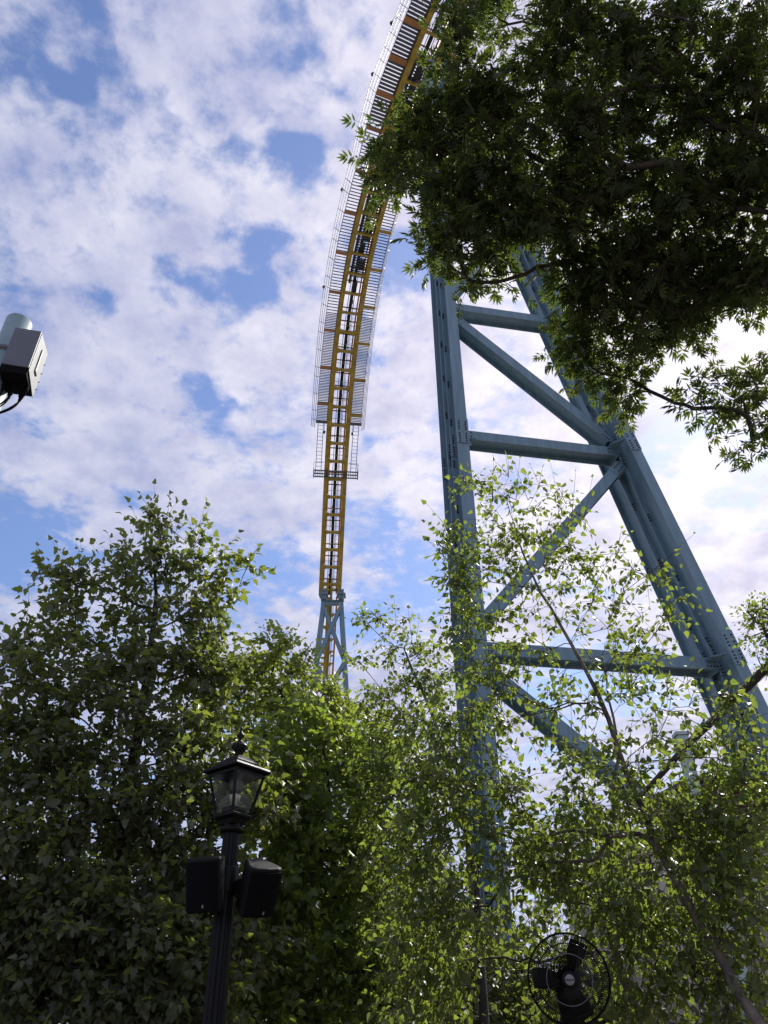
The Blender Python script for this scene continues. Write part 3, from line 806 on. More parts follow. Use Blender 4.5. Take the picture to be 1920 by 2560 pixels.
# ------------------------------------------------------------------ antenna mast with equipment box, left edge
PY = 6.0
pc = at(43, 820, PY); ptop = at(43, 806, PY)
mast = empty('metal_mast', (pc[0], PY, 0), 'tall round pale blue grey metal pole at the left edge of the view', 'pole')
part(MB().lathe([(.152, .02), (.152, 1), (.147, ptop[2] - .012), (.141, ptop[2])], (pc[0], PY, 0), 40), 'shaft', BLUE_PALE, mast)
part(MB().lathe([(.23, 0), (.23, .03), (.17, .06)], (pc[0], PY, 0), 32), 'base_flange', BLUE_PALE, mast)
m = MB(); zc_ = at(20, 965, PY)[2]
m.lathe([(.17, 0), (.17, .05)], (pc[0], PY, zc_), 32); part(m, 'pole_band', RAILM, mast); part(MB().lathe([(.17, 0), (.17, .05)], (pc[0], PY, zc_ + .45), 32), 'pole_band', RAILM, mast)
# box corners taken in front of the pole
BYd = PY - .36
q0 = at(38, 817, BYd); q1 = at(103, 833, BYd + .07); q2 = at(4, 906, BYd)
top_z = q0[2]; bot_z = q2[2] - .01
ax_ = q1 - q0; ax_[2] = 0.0; wd = np.linalg.norm(ax_); ax_ = nv(ax_); bk = nv(np.array([-ax_[1], ax_[0], 0]))
if bk[1] < 0: bk = -bk
a0 = np.array([q0[0], q0[1], 0.0])
dpt = .42
eb = empty('equipment_box', (a0 + ax_ * wd / 2 + Zv * bot_z), 'grey equipment box with cables on the pale pole at the left edge', 'antenna box')
def bx(u_, v_, z_): return a0 + ax_ * wd * u_ + bk * dpt * v_ + Zv * z_
m = MB().hexa([bx(0, 0, bot_z), bx(1, 0, bot_z), bx(1, 1, bot_z), bx(0, 1, bot_z), bx(0, 0, top_z), bx(1, 0, top_z), bx(1, 1, top_z + .10), bx(0, 1, top_z + .10)])
part(m, 'housing', GREYBOX, eb, bevel=.012)
m = MB(); hh_ = top_z - bot_z
sidez = [(0.06, .06), (.5, -.0), (.94, .06)]
m.hexa([bx(1.004, .04, bot_z - .03), bx(1.03, .04, bot_z - .03), bx(1.03, .97, bot_z - .06), bx(1.004, .97, bot_z - .06), bx(1.004, .04, top_z - .02), bx(1.03, .04, top_z - .02), bx(1.03, .97, top_z + .06), bx(1.004, .97, top_z + .06)])
part(m, 'side_plate', SILVER, eb, bevel=.006)
m = MB(); cc_ = bx(1.05, .5, (bot_z + top_z) / 2); m.box(cc_, ax_, bk, Zv, .012, .045, hh_ * .30); part(m, 'side_handle', SILVER, eb, bevel=.01)
m = MB()
for i, v_ in enumerate((.12, .32, .55, .8)):
    for s_ in (.99,): m.lathe([(.007, 0), (.007, .01)], bx(1.04, s_ - .02, bot_z + hh_ * (v_)), 6, ax_)
part(m, 'screws', BOLT, eb, kind='stuff')
m = MB().hexa([bx(.01, .02, bot_z - .10), bx(.985, .02, bot_z - .10), bx(.985, .96, bot_z - .05), bx(.01, .96, bot_z - .05), bx(.01, .02, bot_z - .001), bx(.985, .02, bot_z - .001), bx(.985, .96, bot_z - .001), bx(.01, .96, bot_z - .001)])
part(m, 'connector_panel', CLOTH, eb)
cab = []
for i, (u_, v_) in enumerate(((.12, .5), (.30, .75), (.52, .45), (.68, .8), (.90, .55))):
    g0 = bx(u_, v_, bot_z - .07)
    part(MB().lathe([(.022, 0), (.026, -.02), (.026, -.07), (.016, -.075), (.016, -.13), (.010, -.14)], g0, 12), 'cable_gland', CLOTH, eb)
    c_end = np.array([pc[0] + .05 - .04 * i, PY - .17, bot_z - .42 - .03 * i])
    p0 = g0 - Zv * .12; pts = []
    for k in range(15):
        t_ = k / 14; c1 = p0 - Zv * (.16 + .05 * u_); c2 = c_end + np.array([.28 * u_, -.02, -.12 - .05 * u_])
        pts.append((1 - t_) ** 3 * p0 + 3 * (1 - t_) ** 2 * t_ * c1 + 3 * (1 - t_) * t_ ** 2 * c2 + t_ ** 3 * c_end)
    part(MB().tube(pts, .0095, 6), 'cable', CLOTH, eb)
part(MB().box(bx(.5, 1.05, (top_z + bot_z) / 2), ax_, bk, Zv, .06, .05, .2), 'mounting_bracket', RAILM, eb)

# ------------------------------------------------------------------ fan
fc = at(1422, 2447, 5.7)
FR = 100 / F * project(fc)[2]
fan = empty('pedestal_fan', (fc[0], fc[1] + .1, 0), 'black round pedestal fan with wire cage and grey centre badge below the birch', 'fan')
fd = nv(np.array([-.16, -1, -.12])); fu = nv(Zv - np.dot(Zv, fd) * fd); fx_ = np.cross(fu, fd)
def fp_(r, ang, d_): return fc + (fx_ * math.cos(ang) + fu * math.sin(ang)) * r + fd * d_
def ringm(m, r, d_, th, n=48): 
    m.tube([fp_(r, 2 * math.pi * i / n, d_) for i in range(n + 1)], th, 5, cap=False)
for q in (0, -.05):
    m = MB(); ringm(m, FR, q, .0065, 64); part(m, 'cage_rim', BLACK, fan)
m = MB()
for i in range(116):
    a = 2 * math.pi * i / 116; m.tube([fp_(FR * .17, a - .35, .13), fp_(FR * .42, a - .16, .125), fp_(FR * .8, a - .03, .08), fp_(FR, a, 0)], .0019, 3, cap=False, smooth=False)
    m.tube([fp_(FR, a, -.05), fp_(FR * .8, a + .03, -.15), fp_(FR * .3, a + .1, -.19)], .0016, 3, cap=False, smooth=False)
part(m, 'wire_cage', BLACK, fan, kind='stuff')
m = MB(); ringm(m, FR * .55, .112, .0030, 48); part(m, 'support_ring', RAILM, fan)
for q, w_ in ((.78, .085), (.18, .135)):
    m = MB(); ringm(m, FR * q, w_, .004, 48); part(m, 'cage_ring', BLACK, fan)
for k in range(3):
    a0_ = R_(65) + k * 2 * math.pi / 3 + R_(-8 * k); m = MB(); vs = []
    for j, (r, w_, tw) in enumerate(((.10, .45, .05), (.35, .44, .045), (.65, .36, .035), (.90, .25, .02))):
        vs += [fp_(FR * r, a0_ - w_, -tw), fp_(FR * r, a0_, .005), fp_(FR * r, a0_ + w_, tw)]
    vs2 = [np.asarray(v) - fd * .004 for v in vs]; fsx = []
    for j in range(3):
        for i in range(2):
            fsx += [(j * 3 + i, j * 3 + i + 1, j * 3 + i + 4, j * 3 + i + 3), (12 + j * 3 + i + 3, 12 + j * 3 + i + 4, 12 + j * 3 + i + 1, 12 + j * 3 + i)]
    m.add(vs + vs2, fsx, True); part(m, 'blade', BLACK, fan)
part(MB().lathe([(.06, -.30), (.075, -.26), (.075, -.10), (.06, -.05), (.045, .03), (.02, .04)], fc, 24, fd), 'motor', BLACK, fan)
bd = part(MB().lathe([(FR * .17, .128), (FR * .175, .135), (FR * .165, .142), (FR * .13, .142)], fc, 32, fd), 'hub_plate', BLACK, fan)
bd2 = sub(MB().lathe([(FR * .115, .1425), (FR * .115, .146), (FR * .11, .147)], fc, 32, fd), 'badge_disc', BADGE, bd)
tcv = bpy.data.curves.new('badge_lettering', 'FONT'); tcv.body = 'MaxAir'; tcv.size = FR * .075; tcv.align_x = 'CENTER'; tcv.align_y = 'CENTER'; tcv.extrude = .0008; tcv.shear = .3
to = bpy.data.objects.new('badge_lettering', tcv); col.objects.link(to); to.data.materials.append(BLACK)
mt = Matrix.Identity(4)
for i in range(3): mt[i][0] = fx_[i]; mt[i][1] = fu[i]; mt[i][2] = fd[i]; mt[i][3] = (fc + fd * .1485)[i]
if Vector(fx_).cross(Vector(fu)).dot(Vector(fd)) < 0:
    for i in range(3): mt[i][0] = -fx_[i]
bpy.context.view_layer.update()
me = bpy.data.meshes.new_from_object(to.evaluated_get(bpy.context.evaluated_depsgraph_get())); me.transform(mt)
bpy.data.objects.remove(to); to = bpy.data.objects.new('badge_lettering', me); col.objects.link(to); to.parent = bd
if not me.materials: me.materials.append(BLACK)
part(MB().tube([(fc[0] + .03, fc[1] + .24, 0.04), (fc[0] + .03, fc[1] + .24, fc[2] - FR * .6), (fc[0] + .02, fc[1] + .23, fc[2] - .05)], .035, 12), 'stand_pole', BLACK, fan)
part(MB().bar((fc[0] + .02, fc[1] + .20, fc[2] - FR * 1.5), (fc[0] + .0, fc[1] + .20, fc[2] - FR * .1), (1, 0, 0), .11, .03), 'yoke', BLACK, fan)
part(MB().lathe([(.32, 0), (.32, .03), (.05, .06)], (fc[0] + .03, fc[1] + .16, 0), 28), 'stand_base', BLACK, fan)

# ------------------------------------------------------------------ trees
def leaf_outline(kind):
    if kind == 'maple':
        h = [(.0, .0), (.26, -.02), (.27, .14), (.46, .36), (.28, .46), (.24, .70)]
        v = [(0, .30, 0)] + [(x, y, 0) for x, y in h] + [(0, 1.0, 0)] + [(-x, y, 0) for x, y in h[:0:-1]]
        K = len(v) - 1; f = [(0, 1 + i, 1 + (i + 1) % K) for i in range(K)]
        v = np.array(v); v[:, 2] = np.abs(v[:, 0]) * .45 - v[:, 1] ** 2 * .34
    elif kind == 'birch':
        v = np.array([(0, 0, 0), (.36, .22, 0), (.26, .55, 0), (0, 1, 0), (-.26, .55, 0), (-.36, .22, 0)], float); f = [(0, 1, 2, 3), (0, 3, 4, 5)]
        v[:, 2] = np.abs(v[:, 0]) * .35 - v[:, 1] ** 2 * .1
    elif kind == 'linden':
        v = np.array([(0, 0, 0), (.30, .2, 0), (.30, .6, 0), (0, 1, 0), (-.30, .6, 0), (-.30, .2, 0)], float); f = [(0, 1, 2, 3), (0, 3, 4, 5)]
        v[:, 2] = np.abs(v[:, 0]) * .3 - v[:, 1] ** 2 * .12
    elif kind == 'ash':
        vs = []; f = []
        def lf(bx_, by_, ang, ln):
            c, s = math.cos(ang), math.sin(ang); o = len(vs); wdt = .145
            for x, y in ((0, 0), (wdt * .9, .30), (wdt * .75, .6), (0, 1), (-wdt * .75, .6), (-wdt * .9, .30)):
                X = x * ln; Y_ = y * ln
                vs.append((bx_ + X * c + Y_ * s, by_ - X * s + Y_ * c, abs(x) * ln * .5 - (y * ln) ** 2 * .35))
            f.extend([(o, o + 1, o + 2, o + 3), (o, o + 3, o + 4, o + 5)])
        for y, a_, l_ in ((.22, 1.15, .46), (.40, .85, .52), (.50, .45, .50)):
            lf(0, y, a_, l_); lf(0, y + .03, -a_, l_ * .95)
        lf(0, .52, 0, .55)
        v = np.array(vs); v[:, 2] += -.15 * v[:, 1] ** 2
    return v, f
def batch_mesh(name, V, Fc, P, Rm, sc, tint, m):
    """place len(P) copies of the leaf (V, Fc) as one mesh"""
    n = len(P); k = len(V)
    W = np.einsum('nij,kj->nki', Rm, V) * sc[:, None, None] + P[:, None, :]
    me = bpy.data.meshes.new(name)
    lens = np.array([len(q) for q in Fc]); loops = np.concatenate([np.array(q) for q in Fc])
    me.vertices.add(n * k); me.vertices.foreach_set('co', W.astype(np.float32).ravel())
    LL = (loops[None, :] + (np.arange(n) * k)[:, None]).ravel()
    me.loops.add(len(LL)); me.loops.foreach_set('vertex_index', LL.astype(np.int32))
    me.polygons.add(n * len(Fc)); tl = np.tile(lens, n); st = np.concatenate([[0], np.cumsum(tl)[:-1]])
    me.polygons.foreach_set('loop_start', st.astype(np.int32))
    a = me.attributes.new('tint', 'FLOAT', 'POINT'); a.data.foreach_set('value', np.repeat(tint, k).astype(np.float32))
    me.update(calc_edges=True); me.materials.append(m)
    return me
def frames(a, nrm):
    a = a / np.linalg.norm(a, axis=1)[:, None]
    x = np.cross(a, nrm); x /= np.maximum(np.linalg.norm(x, axis=1), 1e-6)[:, None]
    z = np.cross(x, a)
    return np.stack([x, a, z], 2)
def rand_dirs(n):
    v = rng.normal(size=(n, 3)); return v / np.linalg.norm(v, axis=1)[:, None]

def make_tree(name, label, trunk, r0, blobs, kind, lm, bark, size, shoots_per, shoot_len, leaves_per, droop, petiole, upb, extra=(), limb_r=.02, up_leaf=1.0, group=None, hang=0.0, pathw=.35, thin=1.0, shrink=1.0):
    trunk = np.asarray(trunk, float)
    root = empty(name, trunk[0] * [1, 1, 0], label, 'tree', group)
    # --- skeleton
    nodes = [trunk[0]]; par = [-1]; plen = [0.0]
    for a, b2 in zip(trunk[:-1], trunk[1:]):
        L_ = np.linalg.norm(b2 - a); k = max(1, int(L_ / .18))
        for i in range(k):
            p = a + (b2 - a) * (i + 1) / k + rng.normal(0, .008, 3)
            plen.append(plen[-1] + L_ / k); par.append(len(nodes) - 1); nodes.append(p)
    nt_ = len(nodes)
    T = []
    for c, r, k in blobs:
        k = max(1, int(round(k * thin * ((1.35 if project(c)[1] > 1930 else 1.0) if kind == 'birch' else (1.45 if kind == 'maple' and project(c)[1] > 1880 else 1.0))))); r = r * shrink
        d_ = rand_dirs(k) * (rng.random(k) ** (1 / 2.4))[:, None] * r
        T.append(np.asarray(c) + d_ * np.array([1, 1.0, 1]))
    T = np.concatenate(T); T = T[T[:, 2] > .5]
    fork = trunk[-1] if len(trunk) > 1 else trunk[0]
    order = np.argsort(np.linalg.norm(T - trunk[len(trunk) // 2], axis=1) + rng.random(len(T)) * .5)
    cap_ = nt_ + len(T) * 14 + 100
    NP = np.zeros((cap_, 3)); NP[:nt_] = nodes; PL = np.zeros(cap_); PL[:nt_] = plen
    PL[:nt_] *= .3
    cnt = nt_; tips = []; chains = []
    usable0 = max(1, int(nt_ * .35))
    for ti in order:
        t = T[ti]; dd = np.linalg.norm(NP[usable0:cnt] - t, axis=1)
        # branches go up and out: penalise hanging far below the parent
        pen = np.maximum(NP[usable0:cnt, 2] - t[2], 0) * .6
        j = usable0 + int(np.argmin(dd + PL[usable0:cnt] * pathw + pen)); D_ = np.linalg.norm(t - NP[j])
        if D_ < .05: continue
        pj = par[j]; pd = nv(NP[j] - NP[pj]) if pj >= 0 else Zv
        k = min(14, max(2, int(D_ / .13)))
        c1 = NP[j] + (pd * .5 + Zv * .15) * D_ * .38
        start = cnt; prev = j; ch = [j]
        for i in range(1, k + 1):
            u_ = i / k
            p = (1 - u_) ** 2 * NP[j] + 2 * (1 - u_) * u_ * c1 + u_ ** 2 * t + (rng.normal(0, .012, 3) if i < k else 0)
            if cnt >= cap_ - 1: break
            NP[cnt] = p; PL[cnt] = PL[prev] + D_ / k; par.append(prev); ch.append(cnt); prev = cnt; cnt += 1
        tips.append(prev); chains.append(ch)
    par_ = np.array(par[:cnt]); load = np.zeros(cnt)
    for tpi in tips: load[tpi] += 1
    for i in range(cnt - 1, 0, -1): load[par_[i]] += load[i]
    rad = np.maximum(r0 * (load / max(load[0], 1)) ** .52, .0022)
    rad = rad * (.75 if kind == 'birch' else 1); rad[:nt_] = np.minimum(rad[:nt_] * 1.1, r0 * (1 - .86 * np.arange(nt_) / nt_)) ; rad[:nt_] = np.maximum(rad[:nt_], r0 * (1 - .90 * np.arange(nt_) / nt_))
    m = MB(); m.tube(NP[:nt_], rad[:nt_] * np.linspace(1.12, 1, nt_), 12); part(m, 'trunk', bark, root)
    tw = MB(); nl = 0
    for ch in chains:
        rr = rad[ch].copy(); rr[0] = min(rr[0], rr[1] * 1.15); 
        big = rr[1] > limb_r
        mm = MB() if big and nl < 60 else tw
        mm.tube(NP[ch], rr, 8 if big else (5 if rr[1] > .006 else 3), cap=False)
        if mm is not tw: part(mm, 'limb', bark, root); nl += 1
    # --- shoots with leaves
    tips = np.array(tips); tp = NP[tips]; td = tp - NP[par_[tips]]; td /= np.maximum(np.linalg.norm(td, axis=1), 1e-6)[:, None]
    n = len(tips) * shoots_per
    SP = np.repeat(tp, shoots_per, 0); SD = np.repeat(td, shoots_per, 0) * .55 + rand_dirs(n) * .85 + np.array([0, 0, upb])
    SD /= np.linalg.norm(SD, axis=1)[:, None]; SLn = shoot_len * rng.uniform(.55, 1.25, n)
    SH = np.full(n, hang)
    if len(extra):
        e0_ = np.array([e[0] for e in extra]); e1_ = np.array([e[1] for e in extra]); dv = e1_ - e0_; le = np.linalg.norm(dv, axis=1)
        SP = np.concatenate([SP, e0_]); SD = np.concatenate([SD, dv / le[:, None]]); SLn = np.concatenate([SLn, le]); SH = np.concatenate([SH, np.zeros(len(extra))])
        for q in e0_:
            j = int(np.argmin(np.linalg.norm(NP[:cnt] - q, axis=1))); tw.tube([NP[j], (NP[j] + q) / 2 + (0, 0, .02), q], [.006, .005, .004], 4, cap=False)
    ns = len(SP)
    K = leaves_per
    u_ = (np.arange(K) + .6) / K
    ext = np.array([False] * n + [True] * len(extra))
    PP = SP[:, None, :] + SD[:, None, :] * (SLn[:, None] * u_[None, :])[:, :, None]
    PP[:, :, 2] -= SH[:, None] * SLn[:, None] * (u_ ** 2)[None, :] 
    # twig tubes (3 sided, 2 segments)
    for i in range(ns):
        a_ = SP[i]; L_ = SLn[i]
        mid = a_ + SD[i] * L_ * .5 - Zv * SH[i] * L_ * .25; en = a_ + SD[i] * L_ - Zv * SH[i] * L_
        tw.tube([a_, mid, en], [.0028 if not ext[i] else .004, .0022, .0012], 3, cap=False, smooth=False)
    part(tw, 'twigs', TWIG, root, kind='stuff')
    LP = PP.reshape(-1, 3); nl_ = len(LP); LD = np.repeat(SD, K, 0)
    side = np.cross(LD, np.array([0, 0, 1.0]) + rng.normal(0, .3, (nl_, 3))); side /= np.maximum(np.linalg.norm(side, axis=1), 1e-6)[:, None]
    side *= np.where(np.arange(nl_) % 2 == 0, 1, -1)[:, None]
    ax = LD * .45 + side * .75 + rng.normal(0, .33 if kind == 'birch' else .5, (nl_, 3)); ax[:, 2] -= droop
    lastm = (np.arange(nl_) % K) == K - 1
    ax[lastm] = LD[lastm] + rng.normal(0, .2, (lastm.sum(), 3)); ax[lastm, 2] -= droop * .4
    ax /= np.linalg.norm(ax, axis=1)[:, None]
    nr = rng.normal(0, .55 if kind == 'birch' else .7, (nl_, 3)); nr[:, 2] += up_leaf
    Rm = frames(ax, nr); sc = size * rng.choice([rng.uniform(.5, .8), 1.0, 1.0, 1.15], nl_) * rng.uniform(.75, 1.15, nl_)
    LP = LP + ax * (petiole * size)
    keep = (LP[:, 2] > .3) & (np.linalg.norm(LP - EYE, axis=1) > 1.2)
    LP, Rm, sc = LP[keep], Rm[keep], sc[keep]
    tint = np.clip(rng.normal(.42, .26, len(LP)), 0, 1)
    V, Fc = leaf_outline(kind)
    px, py, dz = project(LP); inf = (px > 0) & (px < 1920) & (py > 0) & (py < 2560) & (dz > 0)
    score = np.where(inf, sc / dz, 0); order = np.argsort(-score)[:300]
    order = order[score[order] > 0]
    mask = np.ones(len(LP), bool); mask[order] = False
    me = batch_mesh('foliage', V, Fc, LP[mask], Rm[mask], sc[mask], tint[mask], lm)
    fo = bpy.data.objects.new('foliage', me); col.objects.link(fo); adopt(fo, root); fo['kind'] = 'stuff'
    vari = [batch_mesh('leaf', V * [1, 1, z_], Fc, np.zeros((1, 3)), np.eye(3)[None], np.ones(1), np.array([t_]), lm) for t_, z_ in ((.1, 1), (.3, .6), (.45, 1.3), (.6, .9), (.85, 1.2))]
    inv = Matrix.Translation(-root.location)
    for q, i in enumerate(order):
        o = bpy.data.objects.new('leaf', vari[q % 5]); col.objects.link(o); o.parent = root
        mt = Matrix.Identity(4); A = Rm[i] * sc[i]; P_ = LP[i] - np.array(root.location)
        for r_ in range(3):
            for c_ in range(3): mt[r_][c_] = A[r_, c_]
            mt[r_][3] = P_[r_]
        o.matrix_local = mt
    print(name, 'clumps', len(tips), 'leaves', len(LP))
    return root
def bb(px, py, rpx, Y, k, jit=0.0):
    c = at(px, py, Y); z = project(c)[2]; return (c, rpx / F * z, k)
def sh(x0, y0, x1, y1, Y): return (at(x0, y0, Y), at(x1, y1, Y))

# 1. maple on the left
mb_ = [bb(*b) for b in (
    (395, 1330, 55, 8.2, 12), (490, 1380, 35, 8.0, 5), (330, 1400, 60, 8.0, 16), (430, 1440, 90, 8.1, 40), (260, 1460, 60, 7.9, 15), (160, 1450, 65, 7.8, 18),
    (560, 1450, 60, 8.0, 12), (610, 1440, 25, 8.0, 3), (350, 1530, 110, 8.2, 60), (180, 1560, 90, 8.0, 36), (520, 1560, 95, 8.2, 50), (80, 1620, 80, 7.8, 30),
    (250, 1670, 120, 8.0, 70), (430, 1680, 120, 8.2, 75), (60, 1740, 100, 7.6, 44), (530, 1690, 85, 8.3, 46), (150, 1830, 130, 7.8, 70), (340, 1820, 130, 8.0, 80),
    (500, 1850, 110, 8.2, 80), (40, 1950, 120, 7.7, 60), (220, 2000, 140, 7.9, 80), (420, 2010, 130, 8.0, 80), (600, 2000, 110, 8.2, 60),
    (90, 2150, 140, 7.7, 90), (290, 2180, 140, 8.3, 60), (470, 2190, 130, 8.2, 76), (20, 2330, 130, 7.6, 90), (180, 2350, 140, 7.7, 110), (380, 2370, 140, 7.8, 90),
    (560, 2350, 110, 8.2, 60), (80, 2500, 130, 7.6, 100), (280, 2520, 140, 7.8, 110), (480, 2520, 120, 7.8, 70), (-60, 2100, 130, 7.2, 50), (-50, 1850, 100, 7.5, 30))]
ex_ = [sh(398, 1335, 384, 1205, 8.2), sh(400, 1360, 376, 1250, 8.3), sh(408, 1350, 428, 1228, 8.2), sh(500, 1400, 522, 1262, 8.1), sh(460, 1350, 505, 1300, 8.1), sh(180, 1450, 140, 1355, 7.9), sh(372, 1370, 322, 1252, 8.1), sh(480, 1380, 516, 1250, 8), sh(430, 1360, 460, 1262, 8.1),
       sh(170, 1440, 128, 1345, 7.8), sh(210, 1440, 190, 1350, 7.9), sh(150, 1450, 88, 1385, 7.8), sh(300, 1420, 268, 1330, 8), sh(345, 1400, 300, 1325, 8), sh(120, 1560, 112, 1480, 7.8),
       sh(600, 1460, 680, 1425, 8), sh(580, 1420, 640, 1375, 8), sh(540, 1400, 600, 1330, 8), sh(60, 1600, 10, 1560, 7.8), sh(250, 1440, 232, 1360, 8)]
tr = [at(262, 2700, 8.0) * [1, 1, 0], at(268, 2560, 8.1), at(283, 2330, 8.15), at(300, 2180, 8.2), at(318, 2020, 8.2), at(350, 1800, 8.2), at(385, 1560, 8.2), at(392, 1420, 8.2)]
make_tree('maple_tree', 'large dark green maple with lobed leaves behind the lamp post, tallest shoots at its top', tr, .12, mb_, 'maple', LEAF_MAPLE, BARK_D, .086, 4, .34, 7, .38, .25, .30, ex_, thin=.38, shrink=.92)
# 2. second maple, middle
mb_ = [bb(*b) for b in (
    (770, 1800, 80, 9.6, 30), (860, 1850, 90, 9.6, 36), (700, 1880, 100, 9.3, 44), (960, 1910, 70, 9.6, 24), (800, 1960, 120, 9.4, 66), (660, 2010, 110, 9.2, 48), (930, 2040, 90, 9.6, 30),
    (740, 2110, 120, 9.3, 56), (880, 2160, 110, 9.8, 40), (690, 2250, 120, 9.3, 56), (830, 2290, 120, 9.8, 50), (980, 2250, 90, 10.2, 26), (720, 2400, 130, 9.3, 60),
    (880, 2430, 130, 9.8, 60), (1020, 2400, 110, 10.2, 40), (650, 2520, 120, 9.0, 50), (820, 2540, 120, 9.4, 50), (980, 2540, 120, 10, 44))]
tr = [at(830, 2700, 9.8) * [1, 1, 0], at(832, 2500, 9.8), at(838, 2300, 9.8), at(830, 2100, 9.8), at(820, 1930, 9.7)]
make_tree('maple_tree', 'shorter maple with yellow green lobed leaves between the lamp post and the birch', tr, .10, mb_, 'maple', LEAF_MAPLE_SUNLIT, BARK_D, .10, 4, .34, 5, .5, .25, .15, [], thin=.5, shrink=.9)
# 3. pale green round tree behind
mb_ = [bb(*b) for b in (
    (700, 1620, 45, 13.5, 20), (655, 1660, 55, 13.5, 24), (750, 1665, 40, 13.5, 16), (620, 1720, 70, 13.5, 34), (720, 1740, 70, 13.5, 36), (800, 1760, 60, 13.5, 30), (860, 1790, 45, 13.5, 18),
    (560, 1800, 90, 13.5, 40), (680, 1830, 90, 13.5, 44), (800, 1860, 90, 13.5, 44), (900, 1880, 60, 13.5, 20), (600, 1950, 110, 13.5, 50), (760, 2000, 120, 13.5, 60), (900, 2030, 90, 13.5, 36), (700, 2150, 120, 13.5, 50), (860, 2200, 110, 13.5, 40))]
tr = [at(745, 2690, 13.5) * [1, 1, 0], at(748, 2450, 13.5), at(750, 2200, 13.5), at(740, 1950, 13.5), at(720, 1780, 13.5)]
make_tree('linden_tree', 'bright yellow green round leafed tree rising behind the maples by the far support', tr, .13, mb_, 'linden', LEAF_LINDEN, BARK_D, .10, 5, .40, 6, .35, .2, .35, [], thin=.7, shrink=.9)
# 4. birch, front right
mb_ = [bb(*b) for b in (
    (1180, 1230, 50, 6.1, 11), (1250, 1240, 60, 6.1, 14), (1330, 1250, 45, 6.1, 9), (1420, 1280, 50, 6.1, 8), (1160, 1330, 60, 6.0, 18), (1250, 1350, 80, 6.1, 26), (1360, 1350, 70, 6.1, 20),
    (1130, 1420, 60, 6.0, 17), (1200, 1450, 65, 6.0, 17), (1310, 1460, 75, 6.1, 24), (1420, 1420, 65, 6.1, 16), (1500, 1400, 60, 6.0, 10), (1560, 1440, 50, 6.0, 7), (1420, 1520, 70, 6.0, 14), (1520, 1540, 55, 6.0, 8),
    (1640, 1440, 45, 6.0, 6), (1690, 1530, 45, 5.9, 9), (1640, 1560, 40, 5.9, 7),
    (1150, 1530, 65, 5.9, 15), (1230, 1560, 60, 6.0, 20), (1180, 1640, 75, 5.9, 19), (1300, 1620, 50, 6.0, 10), (1270, 1720, 60, 5.9, 18), (1400, 1660, 50, 6.0, 9), (1500, 1660, 50, 6.0, 8), (1620, 1650, 45, 5.9, 9),
    (1140, 1750, 80, 5.9, 24), (1100, 1850, 90, 5.9, 36), (1210, 1800, 70, 6.1, 22), (1290, 1830, 50, 6.2, 9), (1400, 1780, 55, 6.0, 11), (1500, 1760, 50, 5.9, 8), (1600, 1760, 55, 5.9, 9), (1690, 1750, 50, 5.8, 12), (1800, 1740, 50, 5.8, 12), (1880, 1820, 50, 5.7, 13),
    (1180, 1930, 90, 5.9, 36), (1080, 2000, 100, 6.0, 40), (1280, 1960, 70, 6.1, 16), (1420, 1880, 55, 6.0, 12), (1560, 1880, 60, 5.9, 14), (1660, 1860, 50, 5.8, 8), (1790, 1880, 65, 5.8, 26), (1870, 1950, 80, 5.7, 40),
    (1040, 2120, 100, 6.0, 38), (1170, 2080, 100, 6.0, 30), (1320, 2080, 100, 6.1, 36), (1450, 2020, 80, 6.0, 28), (1580, 2020, 90, 5.9, 32), (1700, 2050, 100, 5.8, 56), (1820, 2080, 110, 5.7, 64),
    (1100, 2240, 110, 6.0, 46), (1250, 2220, 100, 6.1, 18), (1400, 2150, 80, 6.2, 30), (1540, 2180, 110, 6.0, 46), (1680, 2190, 110, 5.9, 46), (1830, 2230, 110, 5.7, 46),
    (1020, 2350, 90, 6.3, 30), (1130, 2370, 80, 6.2, 22), (1560, 2320, 90, 6.2, 34), (1690, 2350, 100, 6.0, 38), (1850, 2380, 100, 5.7, 38),
    (1060, 2500, 100, 6.3, 36), (1620, 2480, 90, 6.3, 24), (1760, 2500, 100, 6.0, 28), (1890, 2520, 80, 5.8, 20))]
ex_ = [sh(1200, 1240, 1160, 1160, 6.1), sh(1230, 1230, 1235, 1150, 6.1), sh(1290, 1250, 1300, 1140, 6.1), sh(1320, 1250, 1285, 1155, 6.1), sh(1400, 1270, 1375, 1150, 6.1), sh(1430, 1290, 1440, 1170, 6.1),
       sh(1460, 1300, 1482, 1190, 6.1), sh(1120, 1320, 1066, 1258, 6.0), sh(1130, 1350, 1062, 1300, 6.0), sh(1120, 1400, 1070, 1350, 6.0), sh(1120, 1440, 1085, 1445, 6.0), sh(1480, 1390, 1585, 1378, 6), sh(1620, 1440, 1740, 1330, 6), sh(1560, 1480, 1690, 1380, 6),
       sh(1640, 1540, 1745, 1535, 5.9), sh(1600, 1570, 1690, 1600, 5.9), sh(1480, 1480, 1560, 1330, 6)]
tr = [at(1985, 2700, 5.6) * [1, 1, 0], at(1895, 2560, 5.6), at(1800, 2400, 5.7), at(1735, 2290, 5.8), at(1640, 2110, 5.9), at(1565, 1920, 6.0), at(1495, 1740, 6.0), at(1430, 1610, 6.05), at(1350, 1480, 6.1), at(1290, 1340, 6.1)]
make_tree('birch_tree', 'slender birch with thick leaning trunk at lower right, its loose top before the blue tower', tr, .046, mb_, 'birch', LEAF_BIRCH, BARK_B, .062, 4, .27, 5, .85, .35, .10, ex_, limb_r=.011, up_leaf=.25, hang=.35, thin=.46, shrink=.95)
